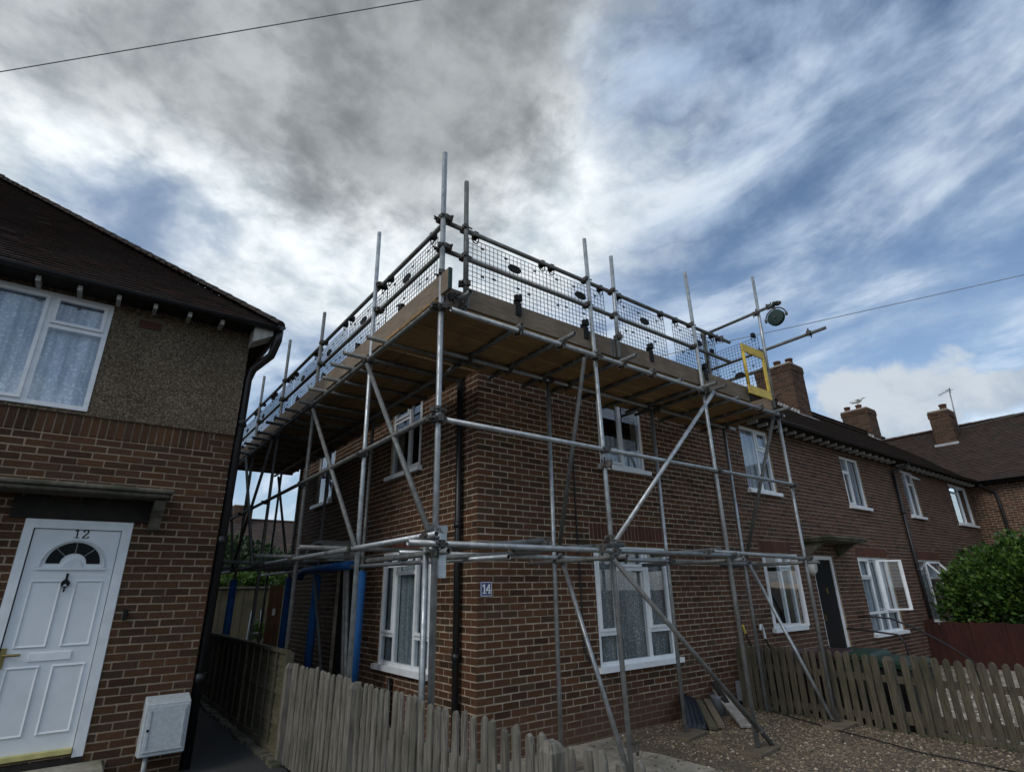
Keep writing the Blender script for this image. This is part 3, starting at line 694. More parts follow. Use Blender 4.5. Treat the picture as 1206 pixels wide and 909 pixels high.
# number plate
pl = thing('house_number_plate', (.12, -.01, 1.60), 'small blue enamel plate reading 14 on the brick corner', 'number plate')
MB().box(.042, .198, -.012, -.002, 1.592, 1.748).build('plate', 'blue_enamel', pl, bevel=.003)
mb = MB()
for a in (.046, .188): mb.box(a, a+.006, -.0135, -.0125, 1.598, 1.742)
for z in (1.597, 1.737): mb.box(.052, .188, -.0135, -.0125, z, z+.006)
mb.build('border', 'white_lettering', pl)
def glyph(mb, s, x, z, hgt, y, t=.16):
    """strokes for 1 2 4 with small serifs, facing -Y; x left, z bottom"""
    st = {'1': [[(.30, 0), (.30, 1)], [(.30, 1), (.06, .82)], [(.05, 0), (.55, 0)]],
          '4': [[(.48, 0), (.48, 1)], [(.48, 1), (.02, .32)], [(.02, .32), (.72, .32)], [(.32, 0), (.64, 0)]],
          '2': [[(.06, .72), (.10, .90)], [(.10, .90), (.30, 1.0)], [(.30, 1.0), (.52, .90)], [(.52, .90), (.56, .70)], [(.56, .70), (.04, 0)], [(.04, 0), (.60, 0)], [(.60, 0), (.63, .16)]]}[s]
    for k, (a, b) in enumerate(st):
        p = Vector((x+a[0]*hgt, y-.0004*k, z+a[1]*hgt)); q = Vector((x+b[0]*hgt, y-.0004*k, z+b[1]*hgt)); d = (q-p).normalized(); n = Vector((-d.z, 0, d.x))
        thin = t*(.55 if abs(d.z) < .3 else 1.0)
        mb.obox((p+q)/2, (q-p)/2 + d*hgt*t*.25, n*hgt*thin/2, (0, .0006, 0))
mb = MB(); glyph(mb, '1', .068, 1.628, .088, -.0128, .19); glyph(mb, '4', .118, 1.628, .088, -.0128, .19); mb.build('digits', 'white_lettering', pl)
# grey meter box low on the wall
mb = MB(); mb.box(4.60, 4.86, -.13, -.01, .07, .33); o = mb.build('wall_box', 'meter_grey_dark', None, bevel=.008); tag(o, 'small grey box fixed low on the wall beside the picket fence', 'meter box')

# ================================================================ TERRACE TO THE RIGHT
def rafter_feet(house, xs, y, z, along='x', mat='white_paint_old'):
    me = MB().box(-.020, .020, -.10, .10, -.030, .030).mesh('rafter_foot', mat)
    for x in xs: inst('rafter_foot', me, (x, y, z) if along == 'x' else (y, x, z), house, rot=None if along == 'x' else (0, 0, rad(90)))
def chimney(house, x0, x1, y0, y1, zb, zt, mat='brick_chimney', cap=True, pots=((.3, .0),), flash=True):
    mb = MB(); mb.box(x0+.008, x1-.008, y0+.008, y1-.008, zb, zt-.02); st = mb.build('chimney_stack', 'mortar_dark', house)
    big = MB(); me, bv, bf = unit_brick(mat)
    for k in range(int((zt-zb)/CO)):
        zc = zb + CO*(k+.5); outw = .0 if k < int((zt-zb)/CO)-3 else .022
        for frame, a, b in ((FRONT(y0), x0, x1), (LEFT(x0), y0, y1), (RIGHT(x1), y0, y1)):
            u = a + (HD if k % 2 else LN); us = [a-outw]
            while u < b-.03: us.append(u); u += LN
            us.append(b+outw)
            ex = frame(1, 0, 0)-frame(0, 0, 0); ey = frame(0, -1, 0)-frame(0, 0, 0)
            for p, q in zip(us, us[1:]):
                c = frame((p+q)/2, outw + .002 + jit(.003), zc); i = len(big.v)
                for v in bv: big.v.append(tuple(c + ex*(v[0]*(q-p-.010)) + ey*v[1] + Vector((0, 0, v[2]*.065))))
                big.f += [tuple(i+t for t in r) for r in bf]
    stuff(big.build('brick_courses', mat, st))
    mb = MB(); mb.box(x0-.01, x1+.01, y0-.01, y1+.01, zt-.02, zt+.05); mb.build('chimney_cap', 'concrete', st, bevel=.02)
    for fy, ox in pots:
        mb = MB(); mb.lathe(((x0+x1)/2+ox, y0+(y1-y0)*fy, zt+.04), [(.13, 0), (.115, .12), (.11, .2), (.13, .21), (.13, .26), (.10, .27), (.10, .2)], 14); mb.build('chimney_pot', 'terracotta', st, smooth=True)
    return st
def terrace(name, label, x0, x1, wins, extra_holes=(), rx1=None, tiles='roof_tile_brown', first=0):
    h = thing(name, (x0, 0, 0), label, 'house', 'terraced houses joined to the corner house')
    holes = [wn[0] for wn in wins] + list(extra_holes)
    sold = [(wn[0][0]-.05, wn[0][1]+.05, wn[0][3], wn[0][3]+.225, 'brick_red_soldier', False) for wn in wins if wn[0][3] < 3]
    brick_wall(h, 'front_wall', fF, x0, x1, -.29, 4.5875, holes, ('mortar_dull', 'brick_terrace'), first, 0, soldiers=sold)
    MB().box(x0, x1, D14, D14+.2, -.2, 4.58).build('rear_wall', 'mortar_dark', h)
    for wn in wins: window(h, fF, *wn[0], wn[1], **wn[2])
    MB().box(x0, x1, -OV+.02, -OV+.045, EAVE+.03, EAVE+.14).build('fascia', 'dark_timber', h)
    MB().box(x0, x1, -OV+.05, .0, EAVE+.041, EAVE+.056).build('soffit', 'dark_timber', h)
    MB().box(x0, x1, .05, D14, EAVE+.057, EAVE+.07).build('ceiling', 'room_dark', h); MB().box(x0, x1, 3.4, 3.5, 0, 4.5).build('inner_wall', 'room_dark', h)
    gutter(h, (x0, -OV-.04, EAVE+.10), (x1, -OV-.04, EAVE+.10))
    n = int((x1-x0)/.36); rafter_feet(h, [x0+.18+.36*i for i in range(n)], -OV+.16, EAVE+.0)
    ins = lambda u, v: u < 19.2 or v*cs > u - 19.15 - .05
    tile_slope((0, -OV, EZ), (1, 0, 0), (0, cs, sn), x0, rx1 or x1, SLEN, ins, tiles, h, 0)
    tile_slope((0, D14+OV, EZ), (1, 0, 0), (0, -cs, sn), x0, rx1 or x1, SLEN, lambda u, v: True, tiles, h, 0, gauge=.2, tw=.33)
    half_round((x0, 3.5, EZ+MT*(3.5+OV)), (rx1 or x1, 3.5, EZ+MT*(3.5+OV)), .12, tiles, h)
    return h
WB = 'white_upvc_bright'
t16 = terrace('terraced_house', 'brick terraced house with a dark front door beneath a concrete canopy', W14, 13.05, [
    ((5.93, 6.93, 3.2375, 4.5125), [(.55, [], False), (1, [(.68, True)], False)], dict(curtain='curtain_pale', mat=WB, cur_frac=1.0)),
    ((10.05, 11.03, 3.2375, 4.4375), [(.42, [(.70, False)], True), (1, [], False)], dict(curtain='curtain_pale', mat=WB)),
    ((5.97, 6.95, .9125, 2.1875), [(.62, [], True), (1, [(.78, True)], False)], dict(curtain=None, mat=WB, opened={(0, 0): ('left', rad(62))})),
    ((9.80, 11.40, .6125, 2.1875), [(.36, [(.26, False), (.72, True)], False), (.62, [(.26, False)], False), (1, [(.26, False)], False)], dict(curtain='curtain_pale', mat=WB, opened={(2, 1): ('left', rad(38))})),
], extra_holes=[(7.76, 8.66, .0125, 2.1875)], first=0)
MB().box(5.9, 6.2, .5, .55, 1.0, 2.1).build('curtain_strip', 'curtain_pale', t16)
mb = MB(); mb.box(7.76, 7.83, .03, .10, .0, 2.18); mb.box(8.59, 8.66, .03, .10, .0, 2.18); mb.box(7.83, 8.59, .03, .10, 2.11, 2.18); df = mb.build('door_frame', WB, t16)
d = MB().box(7.83, 8.59, .055, .095, .0, 2.11).build('front_door', 'black_plastic', t16)
mb = MB(); mb.box(7.90, 7.925, .02, .05, 1.0, 1.12); mb.box(8.18, 8.22, .03, .053, 1.48, 1.58); mb.build('door_handle', 'brass', d)
mb = MB(); mb.box(7.46, 9.02, -.58, .0, 2.455, 2.50); mb.box(7.48, 9.00, -.56, .0, 2.415, 2.453); cpy = mb.build('door_canopy', 'canopy_concrete', t16, bevel=.01)
for x in (7.56, 8.84): MB().prism([(x, 0, 2.415), (x, -.42, 2.415), (x, -.06, 2.18), (x, 0, 2.18)], (.08, 0, 0)).build('canopy_bracket', 'canopy_concrete', cpy)
mb = MB(); mb.lathe((7.55, -.08, 2.0), [(.0, -.06), (.08, -.055), (.105, -.01), (.11, .03), (.10, .07)], 18, 'y'); o = mb.build('wall_lamp', 'lamp_cream', None, smooth=True)
for v in o.data.vertices: v.co.z = 1.98 + (v.co.z-2.0)*1.5
tag(o, 'pale oval bulkhead lamp on the wall beside the dark front door', 'wall lamp')
def downpipe(house, x, ztop=EAVE+.02, zb=-.1):
    mb = MB(); mb.tube((x, -.06, zb), (x, -.06, ztop-.28), .038, 10)
    mb.path([(x, -.06, ztop-.30), (x+.0, -.07, ztop-.2), (x+.28, -.30, ztop-.06), (x+.30, -.37, ztop+.02)], .036, 8)
    for z in (.5, 1.9, 3.3): mb.tube((x, -.06, z), (x, -.06, z+.07), .047, 10)
    return mb.build('downpipe', 'black_pipe', house, smooth=True)
downpipe(t16, 12.95)
t18 = terrace('terraced_house', 'far brick terraced house with top lights propped open beside the bush', 13.05, 19.5, [
    ((13.68, 14.55, 3.2375, 4.5125), [(.48, [], False), (1, [(.72, True)], False)], dict(curtain='curtain_pale', mat=WB, opened={(1, 1): ('top', rad(48))})),
    ((17.45, 19.10, 3.2375, 4.5125), [(.5, [(.80, True)], False), (1, [], True)], dict(curtain=None, mat=WB, opened={(0, 1): ('top', rad(42))})),
    ((13.30, 14.85, .6875, 2.1875), [(.38, [], False), (1, [(.70, True)], False)], dict(curtain='curtain_pale', mat=WB, opened={(1, 1): ('top', rad(38))})),
], rx1=24.0, first=0)
chimney(t18, 14.72, 15.62, 2.72, 4.0, 6.3, 8.86, pots=((.15, .0), (.45, -.1), (.85, 0)))
c2 = chimney(t18, 22.1, 23.0, 3.2, 4.25, 6.6, 8.72, pots=((.42, 0), (.85, -.05)))
for st, (x0, x1, y0) in ((t18, (14.72, 15.62, 2.72)), (t18, (22.1, 23.0, 3.2))):
    mb = MB(); k = 9
    for i in range(k):                                     # stepped lead up the stack sides
        y = y0 + .085*i; z = EZ + MT*(y+OV)
        mb.box(x0-.018, x0-.006, y-.01, y+.10, z+.0, z+.17)
    mb.obox(((x0+x1)/2, y0-.09, EZ+MT*(y0-.09+OV)+.05), ((x1-x0)/2+.12, 0, 0), (0, .11*cs, .11*sn), (0, -.006*sn, .006*cs))
    mb.build('lead_flashing', 'lead_flashing', st)
# crosswise wing at the end of the street
wing = thing('terraced_house', (19.5, -4, 0), 'brick house turned across the end of the terrace under a lichen spotted roof', 'house', 'terraced houses joined to the corner house')
brick_wall(wing, 'front_wall', LEFT(19.5), -9.0, .24, -.29, 4.5875, [], ('mortar_dull', 'brick_terrace'), 1, 0)
MB().box(19.8, 26, -9.0, -8.8, -.2, 4.58).build('gable_wall', 'mortar_dark', wing)
tile_slope((19.15, 0, EZ+.05), (0, 1, 0), (cs, 0, sn), -9.3, 6.5, 3.35*sl37, lambda u, v: u < -OV or v*cs > u + OV - .05, 'roof_tile_lichen', wing, 0)
half_round((22.5, -9.3, EZ+.05+MT*3.35), (22.5, 3.2, EZ+.05+MT*3.35), .12, 'roof_tile_lichen', wing)
MB().box(19.2, 19.52, -9.2, .3, EAVE+.041, EAVE+.056).build('soffit', 'dark_timber', wing); MB().box(19.55, 26, -8.8, .2, EAVE+.057, EAVE+.07).build('ceiling', 'room_dark', wing)
MB().box(19.17, 19.195, -9.2, -.36, EAVE+.03, EAVE+.15).build('fascia', 'dark_timber', wing)
gutter(wing, (19.11, -9.2, EAVE+.12), (19.11, -.4, EAVE+.12))
mb = MB(); mb.path([(19.15, -.35, EAVE+.05), (19.30, -.45, EAVE-.05), (19.43, -.66, EAVE-.22), (19.44, -.68, 4.1), (19.44, -.68, 0)], .045, 8); mb.build('downpipe', 'black_pipe', wing, smooth=True)
c3 = chimney(wing, 21.45, 22.2, .35, 1.0, 6.0, 7.75, pots=((.3, 0),))
MB().box(21.40, 21.432, .30, 1.05, 6.33, 6.50).build('lead_flashing', 'lead_flashing', wing)
# television aerial on the end chimney
ae = thing('television_aerial', (21.9, .28, 6.9), 'television aerial on a thin mast behind the end chimney', 'aerial')
MB().tube((21.9, .31, 6.9), (21.86, .20, 8.62), .022, 8).build('mast', 'aerial_metal', ae, smooth=True)
mb = MB(); mb.tube((21.86, .20, 8.56), (21.55, .50, 8.36), .014, 6)
for i in range(7):
    p = Vector((21.86, .20, 8.56)).lerp(Vector((21.55, .50, 8.36)), i/6); mb.tube(p-Vector((.0, .0, .07)), p+Vector((0, .0, .07)), .006, 5)
mb.tube((21.9, .18, 8.45), (21.9, .18, 8.66), .010, 5); mb.tube((21.95, .10, 8.56), (21.8, .30, 8.56), .010, 5)
mb.build('antenna_array', 'aerial_metal', ae)
# gull on a chimney pot
gl = thing('gull', (22.55, 3.64, 9.03), 'white and grey gull standing on a chimney pot', 'bird')
mb = MB(); prof = [(-.34, .02, .004), (-.25, .025, .03), (-.12, .03, .075), (0, .035, .092), (.10, .05, .080), (.16, .09, .055), (.19, .13, .045), (.23, .155, .046), (.27, .15, .034), (.31, .14, .012), (.35, .13, .004)]
n = 10
for a, z, r in prof: mb.v += [(22.55 + a*.25 + 0*r, 3.64 - a, 9.17 + z + r*math.sin(t*2*math.pi/n)) if False else (22.55 + a*.3 + r*math.cos(t*2*math.pi/n), 3.64 - a, 9.17 + z + r*math.sin(t*2*math.pi/n)) for t in range(n)]
for k in range(len(prof)-1): mb.f += [(k*n+t, k*n+(t+1) % n, (k+1)*n+(t+1) % n, (k+1)*n+t) for t in range(n)]
mb.build('body', 'gull_white', gl, smooth=True)
for s in (-1, 1):
    mb = MB(); mb.obox((22.55+s*.075, 3.70, 9.215), (.012, 0, 0), (0, .20, -.015), (0, .01, .05)); mb.build('wing', 'gull_grey', gl, bevel=.01)
    mb = MB(); mb.tube((22.55+s*.03, 3.63, 9.025), (22.55+s*.03, 3.64, 9.12), .008, 6); mb.build('leg', 'yellow_paint', gl)

# ================================================================ LEFT HOUSE (number 12)
YL, XL = 1.79, -2.34
h12 = thing('left_house', (XL, YL, 0), 'brick and pebble dashed house with a white front door numbered 12', 'house')
f12 = FRONT(YL)
door = (-4.03, -3.16, .3125, 2.3875); gf12 = (-7.6, -5.6, .9875, 2.3875)
brick_wall(h12, 'front_wall', f12, -9.5, XL, -.14, 3.2375+.0, [door, gf12], ('mortar_left', 'brick_left_house'), 0, 240)
ZS = 3.2375
brick_wall(h12, 'side_wall', RIGHT(XL), YL, 8.4, -.14, 4.7375, [], ('mortar_dark', 'brick_left_house'), 1, 0)
# soldier band and the pebble dashed upper storey
up12 = (-5.55, -3.79, 3.4625+.04, 4.76)
mb = MB(); mb.box(-9.5, XL, YL+.009, YL+.22, ZS, ZS+.225); band = mb.build('soldier_band', 'mortar_left', h12)
me, _, _ = unit_brick('brick_left_house'); n = int(7.0/.075)
for i in range(n):
    x = XL - .2625 - .075*i - .0375
    if x < -9.46: break
    o = bpy.data.objects.new('soldier_brick', me); COL.objects.link(o); o.matrix_world = Matrix.Translation((x, YL-.001+jit(.002), ZS+.1125)) @ Matrix.Diagonal((.061, 1, .213, 1)); o.parent = band
for k in range(3):
    for i, (a, b) in enumerate(((XL-.2625, XL-.115), (XL-.105, XL)) if k % 2 else ((XL-.2625, XL-.225-.0), (XL-.215, XL))):
        o = bpy.data.objects.new('brick', me); COL.objects.link(o); o.matrix_world = Matrix.Translation(((a+b)/2, YL, ZS+.0375+.075*k)) @ Matrix.Diagonal((b-a-.008, 1, .065, 1)); o.parent = band
mb = MB(); zr = ZS + .225
rect_holes(mb, lambda a, b, c, d: mb.box(a, b, YL-.018, YL+.22, c, d), -9.5, XL-.003, zr, 4.813, [up12]); mb.build('rendered_wall', 'pebble_dash', h12)
window(h12, f12, *up12, [(.70, [], True), (1, [(.70, True)], False)], curtain='lace_white', sill=False, mat='white_upvc', depth=-.03, name='window')
window(h12, f12, *gf12, [(.5, [], False), (1, [(.7, True)], False)], curtain='lace_white')
# front door
mb = MB(); a, b, z0, z1 = door
mb.box(a, a+.075, YL-.01, YL+.08, z0-.02, z1); mb.box(b-.085, b, YL-.01, YL+.08, z0-.02, z1); mb.box(a+.075, b-.085, YL-.009, YL+.08, z1-.085, z1); mb.build('door_frame', 'white_upvc', h12)
dx0, dx1, dz0, dz1 = a+.085, b-.09, z0+.05, z1-.09
dr = MB().box(dx0, dx1, YL+.02, YL+.06, dz0, dz1).build('front_door', 'door_white', h12)
def panel(x0, x1, z0, z1):
    mb = MB(); y = YL+.02; t = .028
    # raised moulding: outer slope in, flat field slightly proud
    o_ = [(x0, y, z0), (x1, y, z0), (x1, y, z1), (x0, y, z1)]; m_ = [(x0+t*.5, y-.012, z0+t*.5), (x1-t*.5, y-.012, z0+t*.5), (x1-t*.5, y-.012, z1-t*.5), (x0+t*.5, y-.012, z1-t*.5)]
    i_ = [(x0+t, y-.002, z0+t), (x1-t, y-.002, z0+t), (x1-t, y-.002, z1-t), (x0+t, y-.002, z1-t)]
    mb.v = o_+m_+i_
    for k in range(4): mb.f += [(k, (k+1) % 4, 4+(k+1) % 4, 4+k), (4+k, 4+(k+1) % 4, 8+(k+1) % 4, 8+k)]
    mb.f.append((8, 9, 10, 11)); mb.build('door_panel', 'door_white', dr)
panel(-3.875, -3.625, 1.225, 1.825); panel(-3.535, -3.30, 1.225, 1.825); panel(-3.885, -3.635, .50, 1.08); panel(-3.555, -3.295, .50, 1.08)
cx, cz = -3.587, 1.945
mb = MB(); n = 20
for r0, r1, y0, y1 in ((.275, .235, .0, .022), ):
    for i in range(n):
        t0, t1 = math.pi*i/n, math.pi*(i+1)/n; P = lambda t, r, y: (cx + r*math.cos(t), YL+.02-y, cz + r*.97*math.sin(t))
        mb.quad(P(t0, r0, 0), P(t1, r0, 0), P(t1, (r0+r1)/2, y1), P(t0, (r0+r1)/2, y1)); mb.quad(P(t0, (r0+r1)/2, y1), P(t1, (r0+r1)/2, y1), P(t1, r1, .004), P(t0, r1, .004))
mb.box(cx-.275, cx+.275, YL+.002, YL+.0199, cz-.03, cz-.002); mb.build('fanlight_frame', 'door_white', dr)
mb = MB()
for i in range(n):
    t0, t1 = math.pi*i/n, math.pi*(i+1)/n; P = lambda t, r: (cx + r*math.cos(t), YL+.014, cz+.03 + r*.93*math.sin(t))
    mb.quad(P(t0, .215), P(t1, .215), P(t1, .105), P(t0, .105))
mb.build('fanlight_pane', 'black_plastic', dr)
mb = MB()
for t in (.25, .5, .75):
    d_ = Vector((math.cos(math.pi*t), 0, math.sin(math.pi*t)*.93)); c_ = Vector((cx, YL+.012, cz+.03)); mb.tube(c_+d_*.108, c_+d_*.213, .003, 5)
mb.build('leading', 'lead_flashing', dr)
mb = MB()
for i in range(12):
    t0, t1 = math.pi*i/12, math.pi*(i+1)/12; P = lambda t, r, y: (cx + r*math.cos(t), YL+.019-y, cz + r*.9*math.sin(t))
    mb.quad(P(t0, .09, 0), P(t1, .09, 0), P(t1, .075, .012), P(t0, .075, .012)); mb.quad(P(t0, .075, .012), P(t1, .075, .012), P(t1, .01, .004), P(t0, .01, .004))
mb.build('fanlight_boss', 'door_white', dr)
mb = MB(); glyph(mb, '1', -3.632, 2.222, .078, YL+.0185); glyph(mb, '2', -3.565, 2.222, .078, YL+.0185); mb.build('digits', 'black_plastic', dr)
mb = MB(); mb.prism([(-3.605, YL+.018, 1.84), (-3.568, YL+.018, 1.80), (-3.572, YL+.018, 1.775), (-3.605, YL+.018, 1.745), (-3.638, YL+.018, 1.775), (-3.642, YL+.018, 1.80)], (0, -.02, 0))
mb.tube((-3.605, YL+.01, 1.745), (-3.605, YL+.005, 1.715), .007, 6); mb.tube((-3.605, YL+.01, 1.83), (-3.605, YL+.01, 1.885), .010, 6); mb.build('knocker', 'black_plastic', dr)
MB().prism([(-3.625, YL-.003, 1.765), (-3.585, YL-.003, 1.765), (-3.605, YL-.003, 1.79)], (0, -.004, 0)).build('knocker_inlay', 'zinc_plate', dr)
MB().box(-3.745, -3.425, YL+.008, YL+.0195, 1.115, 1.19).build('letter_plate', 'white_upvc_bright', dr, bevel=.004)
mb = MB(); mb.box(-3.945, -3.905, YL+.006, YL+.0195, 1.07, 1.24); mb.build('handle_plate', 'brass', dr); mb = MB(); mb.tube((-3.925, YL+.0, 1.18), (-3.80, YL-.02, 1.18), .011, 8); mb.build('door_handle', 'brass', dr)
MB().box(dx0, dx1, YL-.03, YL+.0195, dz0-.035, dz0+.012).build('weather_strip', 'brass_strip', dr, bevel=.006)
st = MB().box(-4.35, -3.0, YL-.42, YL+.0, -.02, .245).build('doorstep', 'stone_step', h12, bevel=.015)
MB().box(-4.03, -3.16, YL-.012, YL+.1, .245, .295).build('door_sill', 'dark_timber', h12)
# door canopy on two brackets
MB().box(-4.16, -3.04, YL-.025, YL-.001, 2.392, 2.598).build('canopy_shade_board', 'dark_timber', h12)  # dark board added to stand for the deep shadow below the canopy
mb = MB(); mb.box(-4.95, -2.885, YL-.42, YL, 2.655, 2.70); mb.box(-4.92, -2.915, YL-.39, YL, 2.615, 2.653); cp = mb.build('door_canopy', 'canopy_concrete', h12, bevel=.012)
for x in (-4.86, -3.03): MB().prism([(x, YL, 2.60), (x, YL-.30, 2.60), (x, YL-.26, 2.50), (x, YL-.16, 2.43), (x, YL-.10, 2.32), (x, YL, 2.30)], (.10, 0, 0)).build('canopy_bracket', 'canopy_concrete', cp)
MB().box(-3.085, -3.045, YL-.03, YL, 1.44, 1.54).build('door_bell', 'black_plastic', h12, bevel=.006)
# air brick, eaves
mb = MB(); mb.box(-3.56, -3.28, YL-.026, YL-.019, 4.545, 4.70); ab = mb.build('air_brick_surround', 'canopy_concrete', h12); MB().box(-3.535, -3.305, YL-.034, YL-.027, 4.57, 4.675).build('air_brick', 'brick_red_soldier', ab)
E12, M12 = 4.84, .84; OV2 = .34; s12 = math.hypot(1, M12); c12, n12 = 1/s12, M12/s12
rafter_feet(h12, [-2.724-.347*i for i in range(20)], YL-OV2+.15, 4.765)
MB().box(-9.5, XL+.2, YL-OV2+.03, YL-.02, 4.815, 4.83).build('soffit', 'dark_timber', h12)
MB().box(XL+.003, XL+.22, YL-.01, 8.5, 4.815, 4.83).build('side_soffit', 'dark_timber', h12)
gutter(h12, (-9.6, YL-OV2-.015, E12-.005), (-2.08, YL-OV2-.015, E12-.005), .04); gutter(h12, (-2.07, YL-OV2-.05, E12+.015), (-2.07, 8.6, E12+.015), .05)
RX, RY = -2.10, YL-OV2
tile_slope((0, RY, E12), (1, 0, 0), (0, c12, n12), -9.6, RX, 3.65*s12, lambda u, v: v*c12 < RX - u + .05, 'roof_tile_red', h12, 280)
tile_slope((RX, 0, E12), (0, 1, 0), (-c12, 0, n12), RY, 8.75, 3.65*s12, lambda u, v: v*c12 < min(u-RY, 8.75-u) + .05, 'roof_tile_red', h12, 0)
half_round((RX+.02, RY-.02, E12+.03), (RX-3.65, RY+3.65, E12+M12*3.65+.03), .085, 'roof_tile_dark', h12, step=.13, name='hip_tile')
half_round((-9.6, RY+3.65, E12+M12*3.65+.02), (RX-3.65, RY+3.65, E12+M12*3.65+.02), .11, 'roof_tile_red', h12)
MB().box(-9.5, -9.3, YL, 8.4, -.1, 4.8).build('end_wall', 'mortar_dark', h12); MB().box(-9.5, XL-.25, 8.2, 8.4, -.1, 4.8).build('rear_wall', 'mortar_dark', h12)
MB().box(-9.3, XL-.25, YL+.25, 8.2, 4.81, 4.825).build('ceiling', 'room_dark', h12); MB().box(-9.3, XL-.25, 4.9, 5.0, 0, 4.8).build('inner_wall', 'room_dark', h12)
tile_slope((0, 8.75, E12), (1, 0, 0), (0, -c12, n12), -9.6, RX, 3.65*s12, lambda u, v: v*c12 < RX - u + .05, 'roof_tile_red', h12, 0, gauge=.2, tw=.33)
chimney(h12, -8.6, -7.7, 4.7, 5.6, 7.0, 9.1, pots=((.3, 0), (.7, 0)))
# boxed corner bracket and downpipe
mb = MB(); mb.prism([(XL-.02, YL-.30, 4.81), (XL+.20, YL-.30, 4.81), (XL+.20, YL-.30, 4.74), (XL-.02, YL-.30, 4.60)], (0, .27, 0)); mb.build('corner_bracket', 'white_paint_old', h12)
mb = MB(); mb.path([(-2.07, YL-.30, 4.82), (-2.07, YL-.28, 4.70), (-2.10, YL-.16, 4.52), (-2.25, YL+.02, 4.36), (-2.285, YL+.06, 4.22), (-2.285, YL+.06, .03)], .05, 12)
for z in (.8, 2.2, 3.6): mb.tube((-2.285, YL+.06, z), (-2.285, YL+.06, z+.09), .062, 12)
mb.build('downpipe', 'black_pipe', h12, smooth=True)
# gas meter box
gm = thing('gas_meter_box', (-2.55, YL-.1, .2), 'weathered white gas meter box on the brick wall near the corner', 'meter box')
mb = MB(); mb.prism([(-2.745, YL, .22), (-2.745, YL-.21, .24), (-2.745, YL-.18, .68), (-2.745, YL, .73)], (.385, 0, 0)); mb.build('casing', 'meter_grey', gm, bevel=.008)
mb = MB(); mb.prism([(-2.72, YL-.2137, .275), (-2.72, YL-.222, .275), (-2.72, YL-.1953, .655), (-2.72, YL-.187, .655)], (.335, 0, 0)); md = mb.build('lid', 'meter_grey', gm, bevel=.005)
for x in (-2.70, -2.413): MB().prism([(x, YL-.220, .31), (x, YL-.228, .31), (x, YL-.205, .625), (x, YL-.198, .625)], (.008, 0, 0)).build('rib', 'meter_grey', md)
MB().lathe((-2.70, YL-.208, .46), [(.012, -.012), (.012, .004)], 10, 'y').build('lock', 'black_plastic', md)
MB().tube((-2.66, YL-.08, .03), (-2.66, YL-.08, .23), .022, 10).build('pipe', 'meter_grey', gm, smooth=True)

# ================================================================ SCAFFOLD
sc = thing('scaffold', (-1.38, -1.47, 0), 'tall steel tube scaffold with timber decking round the corner house', 'scaffold')
TR = .0242
YO, XO = -1.47, -1.38          # outer rows
YI, XI = -.56, -.47            # inner rows
def tube(name, p0, p1, mat='galvanised_tube', r=TR): return MB().tube(p0, p1, r, 14, hollow=True).build(name, mat, sc, smooth=True)
cb = MB(); cb.tube((0, 0, -.026), (0, 0, .026), .037, 12); cb.obox((.045, 0, 0), (.022, 0, 0), (0, .024, 0), (0, 0, .026)); cb.tube((.03, .0, .0), (.03, .075, .0), .009, 6); cb.tube((.055, -.055, 0), (.055, .05, 0), .012, 6); cb.obox((-.035, .02, 0), (.012, 0, 0), (0, .022, 0), (0, 0, .020)); cb.tube((-.03, -.06, 0), (-.03, .02, 0), .009, 6)
COUP = cb.mesh('coupler', 'coupler_steel')
def coup(p, rz=0, rx=0): return inst('coupler', COUP, p, sc, rot=(rx, 0, rz))
# standards: outer front row, outer side row, inner rows
fx = [XO, .575, 2.59, 4.44]; ly = [.05, 2.0, 3.85, 5.40, 7.0]
tube('standard', (XO+.03, YO, .03), (XO-.005, YO, 5.83), r=.0255); tube('standard', (XO-.015, YO+.056, .03), (XO-.03, YO+.052, 1.98))
tube('standard', (.645, YO, .03), (.555, YO, 5.60)); tube('standard', (2.62, YO, .05), (2.575, YO, 5.88)); tube('standard', (4.42, YO, .05), (4.475, YO, 4.12)); tube('standard', (4.36, YO-.03, 4.15), (4.48, YO-.03, 6.47))
tops = [5.79, 5.55, 5.82, 5.64, 5.37]
for y, t in zip(ly, tops): tube('standard', (XO+jit(.02), y-.03, .03), (XO+jit(.02), y+.04, t), 'galvanised_tube' if y < 1 else 'worn_tube')
ix = [.66, 2.63, 4.45]
for x in ix: tube('standard', (x-.02, YI, .03), (x+.015, YI, 4.14))
iy = [2.10, 3.90, 5.40, 6.9]
for y in iy: tube('standard', (XI, y+.02, .03), (XI, y-.02, 4.12), 'worn_tube')
# short guard posts set between the standards
tube('guard_post', (-1.11, YO+.01, 4.19), (-1.115, YO+.01, 5.61), 'worn_tube'); tube('guard_post', (1.0, YO+.01, 4.16), (1.02, YO+.01, 5.54)); tube('guard_post', (2.98, YO+.10, 4.16), (2.98, YO+.10, 5.10), 'worn_tube')
# ledgers (front): first lift doubled with lapped tubes, second lift, deck level
YF = YO - .052
def ledger(x0, x1, y, z0, z1, mat='galvanised_tube', name='ledger'): tube(name, (x0, y, z0), (x1, y, z1), mat)
ledger(-1.62, 2.72, YF, 2.0, 1.99); ledger(2.30, 4.62, YF+.05, 2.035, 1.985)
ledger(-1.30, -.25, YF+.06, 1.965, 2.065, 'worn_tube'); ledger(-.60, .78, YF+.05, 1.96, 2.06, 'worn_tube'); ledger(1.20, 2.46, YF+.055, 1.965, 2.06, 'worn_tube')
ledger(-1.36, 4.52, YF, 2.995, 3.0); 
ledger(-1.30, 4.55, YF, 4.045, 4.045)
ledger(-1.25, 4.7, YI-.05, 1.99, 1.96); ledger(-.9, 4.7, YI-.05, 4.075, 4.075)
ledger(-.95, .35, YI-.10, 1.94, 2.03, 'worn_tube')
